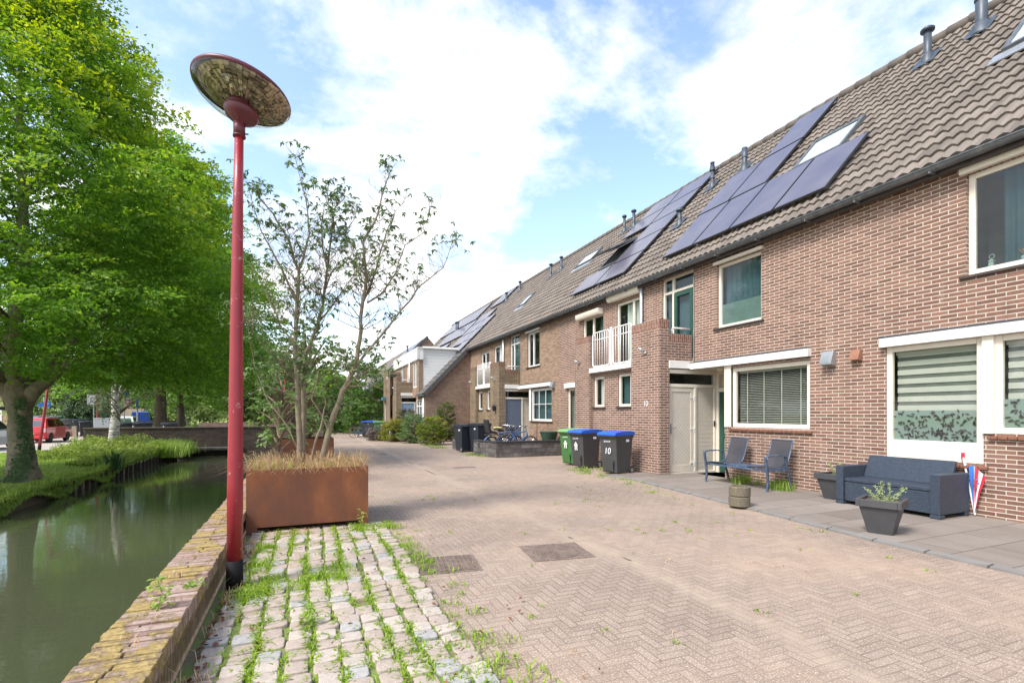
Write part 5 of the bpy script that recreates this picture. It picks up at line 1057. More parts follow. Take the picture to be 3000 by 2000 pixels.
# leafy shrubs of the second planter and wild shrub by the wall
s2=empty('shrub',(.1,15.7,.7),'leafy pale green shrub in the second corten planter, seen between the bare stems','shrub')
crown(s2,[(.8,.7),(1.4,1.25),(2.2,1.5),(3.0,1.3),(3.7,.7),(4.2,.2)],.1,15.7,105,24,.13,.34,leafmat('leaf_shrub_second',(.10,.18,.05),(.28,.37,.12),None,.4),71,inner=.2,nbr=150,tr=[(.1,15.7,.7),(.1,15.7,2.6)],branchmat=barkp,young=False,droop=.5)
s3=empty('shrub',(-.75,11.4,.3),'loose broad-leaved shrub leaning over the canal wall between the planters','shrub')
crown(s3,[(.9,.3),(1.5,.62),(2.1,.7),(2.6,.3)],-.45,11.6,38,18,.12,.24,leafmat('leaf_shrub_wall',(.07,.14,.035),(.22,.32,.10),None,.35),72,inner=.2,nbr=60,tr=[(-.5,11.5,.3),(-.4,11.6,1.8)],branchmat=barkp,young=False,droop=.4)
def weedplant(x,y,z,h,label,n=40):
    o=empty('weed_plant',(x,y,z),label,'weed'); b=MB(o.location); b.tube([(x,y,z),(x+.02,y,z+h*.5),(x-.01,y+.02,z+h)],[.004,.003,.002],4); b.build('stem',gr2,o)
    P=np.array([[x,y,z+.01]])+rv(n)*[.05,.05,.0]+np.stack([0*nr.rand(n),0*nr.rand(n),nr.rand(n)**2*h],1); P+=rv(n)*[.03,.03,.01]; leafcloud('leaves',P,rv(n)*[1,1,.3],np.array([[0,0,1.]])+.4*rv(n),.05,.025,gr2,o,off=tuple(o.location))
weedplant(-.83,3.68,.3,.17,'small leafy weed with a seed head on top of the canal wall')
weedplant(-.70,4.05,.3,.03,'tiny green weed nearer the lamp post on the wall edge',24)
weedplant(.04,3.75,.03,.13,'upright feathery weed standing in the middle of the cobbles',30)
weedplant(.70,6.75,.02,.22,'tall thin weed at the right foot of the nearer planter',34)
# ---------------------------------------------------------------- street lamp
redp=plain('red_paint',(.27,.016,.026),.42,var=.14,scale=3,dirt=(.40,.25,.22),dscale=16,dthr=(.635,.66),coat=.1); redd=plain('dark_red_paint',(.10,.014,.022),.42,var=.2,dirt=(.25,.2,.15),dscale=12,dthr=(.66,.74))
la=empty('street_lamp',(-.54,4.80,0),'red lamp post with a large tilted mirrored disc head on the cobbles in the foreground','street lamp','red street lamps')
b=MB(la.location); tx=.035
b.tube([(-.54,4.80,.0),(-.54,4.80,.26)],[.066,.064],28); b.build('black_base',plain('black_bitumen',(.012,.012,.013),.7,var=.2,spec=.15,dirt=(.30,.09,.04),dscale=22,dthr=(.62,.7)),la,smooth=True)
b=MB(la.location); b.tube([(-.54,4.80,.26),(-.536,4.80,.9),(-.532,4.80,1.4),(-.527,4.80,2.2),(-.515,4.80,3.3),(-.505,4.80,3.93)],[.062,.0615,.056,.050,.040,.034],32); b.build('post',redp,la,smooth=True)
b=MB(la.location); b.tube([(-.5055,4.8,3.86),(-.505,4.8,4.0)],[.046,.046],24); b.tube([(-.5055,4.8,3.875),(-.5055,4.8,3.86)],.05,24)
for z in (3.89,3.96): b.tube([(-.46,4.79,z),(-.435,4.78,z)],.006,6)
b.build('collar',redd,la,smooth=True)
tilt=Matrix.Rotation(R(-22.845),4,'Z')@Matrix.Rotation(R(8),4,'Y')@Matrix.Rotation(R(-8),4,'X')
hc=Vector((-.505,4.80,3.985)); up=tilt@Vector((0,0,1))
def hl(name,prof,mat,n=48,smooth=True): b=MB(la.location); b.lathe(prof,n,hc+(Vector((-.03,.012,0)) if name!='neck_cone' else Vector((0,0,0))),tilt); return b.build(name,mat,la,smooth=smooth)
hl('neck_cone',[(.045,-.01),(.07,.01),(.118,.045),(.140,.085),(.138,.10),(.11,.13)],redd)
hl('rim',[(.375,.262),(.387,.27),(.389,.285),(.380,.30),(.36,.305),(.30,.335),(.15,.36),(0,.37)],redd)
bowl=glass('lamp_bowl',(.86,.84,.78),-.02,.08); hl('clear_bowl',[(.135,.10),(.20,.125),(.29,.17),(.35,.215),(.378,.25),(.379,.275)],bowl,64)
hl('inner_socket',[(.085,.12),(.10,.15),(.095,.19),(.06,.21),(0,.215)],redd)
mir=plain('mirror_facet',(.55,.46,.36),.35,metal=.6,var=.3,scale=30,dirt=(.16,.14,.08),dscale=4,dthr=(.45,.75))
b=MB(la.location); rr_=random.Random(3)
nr_,ns_=11,44
for i in range(nr_):
    for j in range(ns_):
        r0=.06+i*.0275; r1=r0+.0245; a0=2*math.pi*j/ns_; a1=a0+2*math.pi/ns_*.9
        z=lambda r: .165+.10*(r/.37)**2
        k=rr_.uniform(-.006,.006); kk=rr_.uniform(-.006,.006)
        q=[(r0*math.cos(a0),r0*math.sin(a0),z(r0)+k),(r1*math.cos(a0),r1*math.sin(a0),z(r1)-k),(r1*math.cos(a1),r1*math.sin(a1),z(r1)-k+kk),(r0*math.cos(a1),r0*math.sin(a1),z(r0)+k+kk)]
        b.add([tuple(hc+(tilt@Vector(p)).to_3d()) for p in q],[(0,1,2,3)])
b.build('reflector_facets',mir,la)
hl('reflector_back',[(.05,.20),(.2,.225),(.33,.27),(.365,.29)],plain('reflector_dark',(.10,.085,.06),.6))
# ---------------------------------------------------------------- wheelie bins
binb=plain('bin_body_grey',(.055,.057,.060),.42,var=.08,bump=.1,bscale=120); bind=plain('bin_body_dark',(.022,.027,.036),.4,var=.08); bing=plain('bin_body_green',(.055,.16,.045),.45,var=.08)
bluelid=plain('bin_lid_blue',(.012,.10,.52),.38,var=.06); greenlid=plain('bin_lid_green',(.16,.34,.13),.45,var=.06); stick=plain('sticker_white',(.72,.73,.72),.5,var=.02)
def textmesh(s,size,ext=.002):
    cu=bpy.data.curves.new('txt','FONT'); cu.body=s; cu.size=size; cu.extrude=ext; cu.align_x='CENTER'; o=bpy.data.objects.new('txt',cu); col.objects.link(o)
    me=bpy.data.meshes.new_from_object(o.evaluated_get(bpy.context.evaluated_depsgraph_get())); bpy.data.objects.remove(o); return me
def text(s,size,loc,rot,mat,parent=None,name='lettering',off=(0,0,0)):
    me=textmesh(s,size); me.materials.clear(); me.materials.append(mat); o=bpy.data.objects.new(name,me); col.objects.link(o); o.location=Vector(loc)-Vector(off); o.rotation_euler=rot
    if parent: o.parent=parent
    return o
def binobj(loc,rz,body,lid,label,group,mark=None,w=.56,d=.66,h=1.0,low=True):
    """front faces local -X, wheels at +X"""
    r=empty('wheelie_bin',loc,label,'wheelie bin',group,rz); b=MB()
    b.taper((.02,0),d*.74,w*.82,.05,(0,0),d*.94,w*.97,h-.08); b.taper((0,0),d*.98,w*1.0,h-.10,(0,0),d*1.0,w*1.02,h-.03)
    b.taper((-d*.37,0),.02,w*.5,.08,(-d*.46,0),.03,w*.62,.35); b.build('bin_body',body,r,bevel=.018,seg=3)
    b=MB(); hw=w*.53; b.prism([(-d*.56,h-.035),(-d*.58,h-.02),(-d*.54,h+.035),(-d*.2,h+.065),(d*.3,h+.075),(d*.53,h+.055),(d*.58,h-.01),(d*.5,h-.03)],-hw,hw,'y'); b.build('lid',lid,r,bevel=.012,seg=2)
    b=MB(); b.prism([(-d*.57,h-.055),(-d*.57,h-.037),(d*.52,h-.037),(d*.52,h-.055)],-hw,hw,'y'); b.build('rim',body,r,bevel=.004)
    b=MB(); b.tube([(d*.60,-hw+.03,h-.01),(d*.60,hw-.03,h-.01)],.016,8); b.tube([(d*.5,-hw+.05,h-.03),(d*.6,-hw+.05,h-.01)],.014,6); b.tube([(d*.5,hw-.05,h-.03),(d*.6,hw-.05,h-.01)],.014,6); b.build('handle',body,r,smooth=True)
    for sy in (-1,1):
        b=MB(); c=(d*.42,sy*w*.46,.10); b.tube([(c[0],c[1]-.022,c[2]),(c[0],c[1]+.022,c[2])],.098,20); wh=b.build('wheel',rubber,r,bevel=.006)
        b=MB(); b.tube([(c[0],c[1]-.026,c[2]),(c[0],c[1]+.026,c[2])],.055,16); b.build('hub',plain('wheel_hub',(.2,.2,.2),.5),wh)
    fx=lambda z: -(d*.37+(d*.10)*(z-.05)/(h-.13))-.017
    if mark=='10':
        text('10',.21,(fx(.60)-.012,0,.52),(R(83),0,R(-90)),stick,r)
    if mark=='house':
        b=MB(); z=.50
        sh_=lambda y,zz: (fx(zz)-.012,y,zz)
        for pts in ([(-.085,z+.13),(0,z+.24),(.085,z+.13),(.06,z+.12),(0,z+.19),(-.06,z+.12)],[(-.055,z),(-.055,z+.11),(0,z+.17),(0,z+.10),(-.015,z+.10),(-.015,z)],[(.055,z),(.055,z+.11),(0,z+.17),(0,z+.10),(.015,z+.10),(.015,z)]): b.poly([sh_(-y,zz) for y,zz in pts])
        b.build('house_sticker',stick,r)
    if mark: text('R.H.V.M',.062,(fx(.82)-.014,0,.80),(R(83),0,R(-90)),stick,r)
    b=MB(); b.box(.06,.16,-w*.5-.005,-w*.485,h-.19,h-.13); b.build('label',stick,r)
    return r
NB='wheelie bins by the front of house number 10'
binobj((7.22,10.42,.0),R(14),binb,bluelid,'dark grey bin with blue lid and a painted number 10, nearest the cream door',NB,'10')
binobj((7.25,11.95,.0),R(10),binb,bluelid,'dark grey bin with blue lid and a white house sticker, middle of three',NB,'house',d=.7)
binobj((7.36,12.78,.0),R(12),bing,greenlid,'green bin with pale green lid and a white house sticker',NB,'house')
MBn='dark bins between the two low stone walls'
binobj((6.35,18.35,0),R(-75),bind,bind,'large dark navy bin with black lid standing in the wall opening',MBn,None,.6,.7,1.08)
binobj((6.35,19.3,0),R(-80),bind,bluelid,'dark navy bin with blue lid behind the larger one in the wall opening',MBn,None)
binobj((5.85,18.9,0),R(-75),bind,bind,'narrow dark bin squeezed left of the large navy one',MBn,None,.5,.6,1.02)
FB='row of bins in front of the far pier'
binobj((4.30,31.2,0),R(-5),bing,greenlid,'green bin with a green lid at the right end of the far row',FB,None)
binobj((4.05,32.0,0),R(-8),binb,bluelid,'grey bin with blue lid directly left of the far green one',FB,None)
binobj((3.75,32.8,0),R(-8),binb,bluelid,'grey bin with blue lid, leftmost of the far row by the crate bike',FB,None)
LB='dark bins beside the far street'
binobj((-14.9,46.1,-.2),R(-70),bind,bind,'dark bin standing alone between two concrete stumps, right of the red car',LB,None,.7,.75,1.1)
binobj((-13.57,44.8,-.2),R(-60),bind,bind,'dark bin just left of the pale utility cabinet',LB,None,.7,.75,1.05)
binobj((-20.39,58.5,-.2),R(-60),plain('bin_body_mid',(.12,.12,.125),.5),binb,'mid grey bin behind the red car roof',LB,None,.9,.9,1.15)
binobj((-19.3,58.2,-.2),R(-60),bind,bind,'dark blue-grey bin right of the mid grey one in the distance',LB,None,.9,.9,1.15)
RB='bins behind the bridge parapet'
binobj((-8.7,32.3,-.05),R(-66),bind,bind,'dark bin just right of the birch trunk, behind the parapet',RB,None,.7,.75,1.05)
binobj((-8.05,32.2,-.05),R(-60),bind,bind,'wide dark bin second from the birch trunk, behind the parapet',RB,None,.75,.75,1.05)
binobj((-8.3,33.6,-.05),R(-60),bind,bind,'dark bin partly hidden behind the wide one near the blue van',RB,None,.7,.75,1.05)
binobj((-6.75,32.2,-.05),R(-62),bind,bind,'lone dark bin right of the thick tree trunk behind the parapet',RB,None,.62,.7,1.02)
# house number on the pier
text('10',.19,(7.94,10.18,1.70),(R(90),0,R(-90)),stick,h2,'house_number',h2.location)
# ---------------------------------------------------------------- wicker sofa
wk,t,bb=newmat('woven_plastic'); uv=N(t,'ShaderNodeUVMap'); wv=N(t,'ShaderNodeTexBrick',offset=.5,i={'Scale':1,'Brick Width':.03,'Row Height':.016,'Mortar Size':.0022,'Mortar Smooth':1,'Color1':(0,0,0,1),'Color2':(1,1,1,1)}); L(t,uv.outputs[0],wv.inputs[0])
sr=N(t,'ShaderNodeSeparateColor'); L(t,wv.outputs[0],sr.inputs[0]); c=ramp(t,sr.outputs[0],[(0,(.030,.044,.066)),(1,(.052,.072,.105))]); c=mixc(t,wv.outputs[1],c,(.018,.026,.04)); L(t,c,bb.inputs['Base Color']); bb.inputs['Roughness'].default_value=.42
bp=N(t,'ShaderNodeBump',i={'Strength':.8,'Distance':.006}); L(t,M(t,'SUBTRACT',1,wv.outputs[1]),bp.inputs['Height']); L(t,bp.outputs[0],bb.inputs['Normal'])
sf=empty('wicker_sofa',(8.5,4.7,.03),'dark blue-grey woven plastic three-seat sofa under the striped-blind window','sofa')
z0=.03; A0,A1=4.02,5.48   # along the wall
X0,X1=8.13,8.86
def sb(n,*a,**k): b=MB(sf.location); b.box(*a); return b.build(n,wk,sf,bevel=.012)
sb('seat_front',X0+.03,X0+.06,A0+.13,A1-.13,z0+.06,z0+.37); sb('seat',X0+.02,X1-.13,A0+.13,A1-.13,z0+.375,z0+.43)
b=MB(sf.location); b.prism([(X1-.22,z0+.43),(X1-.12,z0+.43),(X1-.02,z0+.77),(X1-.07,z0+.78)],A0+.13,A1-.13); b.build('backrest',wk,sf,bevel=.01)
sb('rear_panel',X1-.12,X1-.09,A0+.13,A1-.13,z0+.06,z0+.42)
for (p,q) in ((A0,A0+.125),(A1-.125,A1)):
    b=MB(sf.location); b.box(X0,X1,p,q,z0+.06,z0+.62); b.box(X0,X0+.13,p,q,z0,z0+.0595); b.box(X1-.1,X1,p,q,z0,z0+.0595); b.build('armrest',wk,sf,bevel=.012)
# folded red-white-blue parasol behind it
ps=empty('folded_parasol',(8.86,3.86,.03),'folded red, white and blue fabric parasol leaning behind the right end of the sofa','parasol')
clo=[plain('cloth_red',(.62,.02,.05),.7,var=.05),plain('cloth_white',(.68,.70,.76),.7,var=.04),plain('cloth_blue',(.04,.16,.55),.7,var=.05)]
tip=Vector((8.87,3.975,.10)); topc=[(8.90,4.05,.74),(8.90,3.99,.76),(8.87,3.96,.74),(8.885,3.925,.70),(8.86,3.90,.68),(8.875,3.87,.65),(8.88,3.84,.60)]
for i,mi in enumerate((2,1,0,1,1,0)):
    b=MB(ps.location); a_=Vector(topc[i]); c_=Vector(topc[i+1]); m1=tip.lerp(a_,.55)+Vector((.0,.0,.0)); m2=tip.lerp(c_,.55)+Vector((-.012,0,0))
    b.add([tuple(tip),tuple(tip+Vector((0,-.012,0))),tuple(m2),tuple(m1),tuple(a_),tuple(c_)],[(0,1,2,3),(3,2,5,4)]); b.build('fabric_panel',clo[mi],ps,solid=0)
b=MB(ps.location); b.tube([(8.93,4.13,.84),(8.93,4.13,.93)],.022,10); b.build('red_cap',clo[0],ps); b=MB(ps.location); b.tube([(8.89,3.97,.05),(8.92,4.12,.86)],.012,8); b.build('pole',white,ps)
b=MB(ps.location)
for (y,z,l) in ((3.945,.55,.025),(3.935,.50,.028)): b.add([(8.855,y,z),(8.855,y-l,z+.004),(8.855,y-l,z+.02),(8.855,y,z+.016)],[(0,1,2,3)])
b.build('printed_marks',clo[2],ps)
# ---------------------------------------------------------------- twin garden seat
bf=plain('blue_grey_frame',(.05,.085,.14),.42,var=.15,dirt=(.16,.20,.26),dscale=9); mesh_m,t,bb=newmat('mesh_fabric'); bb.inputs['Base Color'].default_value=(.035,.038,.05,1); bb.inputs['Roughness'].default_value=.7
tr_=N(t,'ShaderNodeBsdfTransparent'); mx=N(t,'ShaderNodeMixShader'); mx.inputs[0].default_value=.88; o_=t.nodes['Material Output']; L(t,tr_.outputs[0],mx.inputs[1]); L(t,bb.outputs[0],mx.inputs[2]); L(t,mx.outputs[0],o_.inputs[0])
ts=empty('twin_garden_seat',(8.4,7.45,.03),'blue-grey twin garden seat with two black mesh chairs joined by a small table','garden seat')
Yc=(8.02,6.98); W=.50
def seatY(yc,lab):
    b=MB(ts.location); pr=[(8.08,.44),(8.2,.425),(8.4,.415),(8.52,.425),(8.60,.48),(8.66,.60),(8.72,.78),(8.77,.95)]; n=len(pr)
    v=[(x,yc-W/2+.03,z+.03) for x,z in pr]+[(x,yc+W/2-.03,z+.03) for x,z in pr]; b.add(v,[(i,i+1,i+n+1,i+n) for i in range(n-1)]); b.build('mesh_seat',mesh_m,ts,smooth=True)
    b=MB(ts.location)
    for s in (-1,1): b.tube([(x,yc+s*(W/2-.02),z+.03) for x,z in pr],.014,8)
    b.tube([(pr[-1][0],yc-W/2+.02,pr[-1][1]+.03),(pr[-1][0],yc+W/2-.02,pr[-1][1]+.03)],.012,8); b.build('seat_frame',bf,ts,smooth=True)
for k,yc in enumerate(Yc): seatY(yc,k)
for yo in (Yc[0]+W/2,Yc[1]-W/2):
    for (pts) in ([(8.05,yo,.03),(8.08,yo,.22),(8.05,yo,.45),(8.02,yo,.60),(8.01,yo,.69)],[(8.72,yo,.03),(8.66,yo,.22),(8.60,yo,.42),(8.56,yo,.55),(8.55,yo,.68)]):
        b=MB(ts.location)
        for p_,q_ in zip(pts[:-1],pts[1:]): b.add([(p_[0]-.022,yo-.014,p_[2]),(p_[0]+.022,yo-.014,p_[2]),(p_[0]+.022,yo+.014,p_[2]),(p_[0]-.022,yo+.014,p_[2]),(q_[0]-.022,yo-.014,q_[2]),(q_[0]+.022,yo-.014,q_[2]),(q_[0]+.022,yo+.014,q_[2]),(q_[0]-.022,yo+.014,q_[2])],[(0,1,5,4),(1,2,6,5),(2,3,7,6),(3,0,4,7)])
        b.build('leg',bf,ts,smooth=True)
    b=MB(ts.location); b.prism([(8.0,.685),(8.1,.715),(8.35,.72),(8.56,.69),(8.56,.665),(8.35,.695),(8.1,.69),(8.0,.66)],yo-.03,yo+.03); b.build('armrest',bf,ts,bevel=.005)
    b=MB(ts.location); b.box(8.08,8.62,yo-.012,yo+.012,.40,.44); b.build('side_rail',bf,ts)
b=MB(ts.location); b.box(8.10,8.14,Yc[1]-W/2,Yc[0]+W/2,.40,.44); b.box(8.56,8.6,Yc[1]-W/2,Yc[0]+W/2,.40,.44); b.build('cross_rail',bf,ts)
b=MB(ts.location); b.box(8.12,8.55,Yc[1]+W/2+.02,Yc[0]-W/2-.02,.441,.46); b.build('table_top',bf,ts,bevel=.004)
# ---------------------------------------------------------------- pots
potm=plain('anthracite_pot',(.055,.056,.060),.55,var=.1,bump=.3,bscale=80)
succ=leafmat('leaf_succulent',(.20,.27,.10),(.42,.48,.25),None,.2)
def squarepot(x,y,rz,label,s=1.0,plant=1):
    r=empty('square_pot',(x,y,.03),label,'plant pot','tapered square plant pots',rz); b=MB(); b.taper((0,0),.25*s,.25*s,0,(0,0),.40*s,.40*s,.33*s); b.build('pot_body',potm,r,bevel=.008)
    b=MB(); w=.43*s; i=.19*s; o=.23*s; z0,z1=.33*s,.42*s
    for (a,c,d,e) in ((-o,o,-o,-i),(-o,o,i,o),(-o,-i,-i,i),(i,o,-i,i)): b.box(a,c,d,e,z0,z1)
    b.build('pot_rim',potm,r,bevel=.006); b=MB(); b.box(-i,i,-i,i,z0-.02,z1-.04); b.build('soil',soil,r)
    b=MB(); P=[]
    rr=random.Random(int(x*100)+plant)
    for _ in range(8 if plant==1 else 6):
        a=rr.uniform(0,6.28); q=Vector((rr.uniform(-.1,.1),rr.uniform(-.1,.1),z1-.03)); d=Vector((math.cos(a),math.sin(a)*1.0,rr.uniform(.15,.9) if plant==1 else rr.uniform(.5,1.4))).normalized(); pts=[q]
        for k in range(7): d=(d+Vector((rr.gauss(0,.15),rr.gauss(0,.15),.12))).normalized(); q=q+d*.036; pts.append(q); P+= [tuple(q+Vector((rr.gauss(0,.012),rr.gauss(0,.012),rr.gauss(0,.012)))) for _ in range(9)]
        b.tube(pts,.003,4)
    b.build('stems',succ,r); P=np.array(P); leafcloud('leaves',P,rv(len(P)),rv(len(P)),.022,.013,succ,r)
    return r
squarepot(6.62,3.88,R(20),'nearest tapered dark square pot with pale green succulent, in front of the sofa',1.0)
squarepot(8.50,5.72,R(3),'tapered dark square pot behind the left end of the sofa',1.05,2)
lp=empty('concrete_pot',(6.42,5.88,.03),'round mossy washed-concrete pot made of two stacked rings near the chairs','pot')
cm=plain('washed_concrete',(.14,.12,.085),.95,var=.4,scale=70,bump=1,bscale=70,dirt=(.27,.22,.06),dscale=5,dthr=(.55,.7))
for k in range(2):
    b=MB(lp.location); z=.03+.16*k; n=40; prof=[]
    b.lathe([(.150-.004*k,z+.002),(.160,z+.012),(.160,z+.145),(.150,z+.158),(.115,z+.158),(.115,z+.05)],n,(6.42+.008*k,5.88,0)); b.build('concrete_ring',cm,lp,smooth=False)
b=MB(lp.location); b.lathe([(.116,.30),(0,.30)],20,(6.42,5.88,0)); b.build('soil',soil,lp)
# window sill things in the nearest upstairs window
def sillpot(x,y,r_,h,mat,label,nm='window_sill_pot'):
    b=MB((x,y,3.6)); b.lathe([(0,3.6),(r_*.8,3.6),(r_,3.6+h*.5),(r_*.95,3.6+h),(r_*.8,3.6+h),(0,3.6+h*.8)],20,(x,y,0)); o=b.build(nm,mat,smooth=True); tag(o,label,'pot'); return o
pw=plain('pot_pale',(.42,.46,.42),.5,var=.1)
sillpot(9.12,3.15,.085,.12,pw,'pale ribbed pot inside the nearest upstairs window, right one'); sillpot(9.12,3.52,.045,.07,pw,'small pale pot with a reddish twiggy plant inside the nearest upstairs window')
b=MB((9.12,3.52,3.66))
for _ in range(9): a=rnd.uniform(0,6.28); b.tube([(9.12,3.52,3.66),(9.12+.02*math.cos(a),3.52+.03*math.sin(a),3.72),(9.12+.03*math.cos(a),3.52+.07*math.sin(a),3.77)],.005,5)
o=b.build('twiggy_plant',plain('coral_twig',(.45,.22,.10),.6)); tag(o,'reddish twiggy succulent growing in the small pale pot at the upstairs window','plant')
b=MB((9.12,3.88,3.6)); b.taper((9.12,3.88),.06,.06,3.6,(9.12,3.88),.05,.05,3.69); b.taper((9.12,3.88),.07,.07,3.69,(9.12,3.88),.02,.02,3.72); b.torus((9.12,3.88,3.76),.03,.005,'x',16); o=b.build('small_lantern',pw); tag(o,'small pale lantern with a ring handle inside the nearest upstairs window','lantern')
# ---------------------------------------------------------------- low stone walls
stw,t,bb=newmat('rough_stone_block'); uv=N(t,'ShaderNodeUVMap'); brn=N(t,'ShaderNodeTexBrick',offset=.37,i={'Scale':1,'Brick Width':.42,'Row Height':.15,'Mortar Size':.006,'Color1':(.0,0,0,1),'Color2':(1,1,1,1)}); L(t,uv.outputs[0],brn.inputs[0]); n1=N(t,'ShaderNodeTexNoise',i={'Scale':7,'Detail':9,'Roughness':.72}); L(t,uv.outputs[0],n1.inputs[0]); sr=N(t,'ShaderNodeSeparateColor'); L(t,brn.outputs[0],sr.inputs[0])
c=ramp(t,M(t,'ADD',M(t,'MULTIPLY',sr.outputs[0],.25),M(t,'MULTIPLY',n1.outputs[0],.75)),[(.3,(.055,.05,.05)),(.55,(.13,.12,.115)),(.75,(.24,.225,.21))]); L(t,mixc(t,brn.outputs[1],c,(.04,.037,.033)),bb.inputs['Base Color']); bb.inputs['Roughness'].default_value=.9
bp=N(t,'ShaderNodeBump',i={'Strength':1,'Distance':.05}); L(t,n1.outputs[0],bp.inputs['Height']); L(t,bp.outputs[0],bb.inputs['Normal'])
capm=plain('black_cap',(.03,.03,.033),.55,var=.2)
lw=empty('low_stone_wall',(7,16.2,0),'low rough grey stone wall with black cap enclosing the bikes','wall','low stone walls')
b=MB(lw.location); b.box(6.05,8.94,15.75,15.95,0,.50); b.box(5.72,5.90,16.75,17.2,0,.50)
b.add([(6.05,15.75,0),(6.2,15.95,0),(5.90,17.2,0),(5.72,17.2,0),(6.05,15.75,.5),(6.2,15.95,.5),(5.90,17.2,.5),(5.72,17.2,.5)],[(3,2,1,0),(4,5,6,7),(0,1,5,4),(1,2,6,5),(2,3,7,6),(3,0,4,7)]); b.build('stone_blocks',stw,lw,bevel=.01)
b=MB(lw.location); b.box(6.03,8.95,15.72,15.98,.5,.56); b.add([(6.03,15.72,.501),(6.24,15.98,.501),(5.93,17.23,.501),(5.69,17.23,.501),(6.03,15.72,.558),(6.24,15.98,.558),(5.93,17.23,.558),(5.69,17.23,.558)],[(3,2,1,0),(4,5,6,7),(0,1,5,4),(1,2,6,5),(2,3,7,6),(3,0,4,7)]); b.build('cap',capm,lw,bevel=.012)
l2=empty('low_stone_wall',(6.0,20.2,0),'short stub of low grey stone wall left of the dark bins','wall','low stone walls')
b=MB(l2.location); b.box(5.93,6.25,19.75,20.75,0,.46); b.build('stone_blocks',stw,l2,bevel=.01); b=MB(l2.location); b.box(5.9,6.28,19.72,20.78,.46,.515); b.build('cap',capm,l2,bevel=.01)
b=MB((8.0,16.6,0)); b.tube([(8.0,16.6,0),(8.0,16.6,1.22)],.012,6); o=b.build('metal_rod',blackp); tag(o,'thin dark metal rod standing behind the low stone wall beside the bikes','rod')
gbk=empty('garden_basket',(8.45,16.5,.1),'dark green plastic basket behind the low stone wall under the window','basket')
b=MB(gbk.location)
gg=plain('green_plastic',(.035,.075,.045),.5)
b.lathe([(.2,.42),(.24,.44),(.33,.82),(.35,.83),(.34,.80),(.24,.46)],18,(8.45,16.5,0)); b.build('basket_shell',gg,gbk,smooth=True); b=MB(gbk.location); b.torus((8.45,16.5,.83),.345,.016,'z',24); b.build('rim',gg,gbk,smooth=True); b=MB(gbk.location); b.lathe([(.25,.1),(.27,.12),(.25,.40)],16,(8.45,16.5,0)); b.build('stand',gg,gbk)
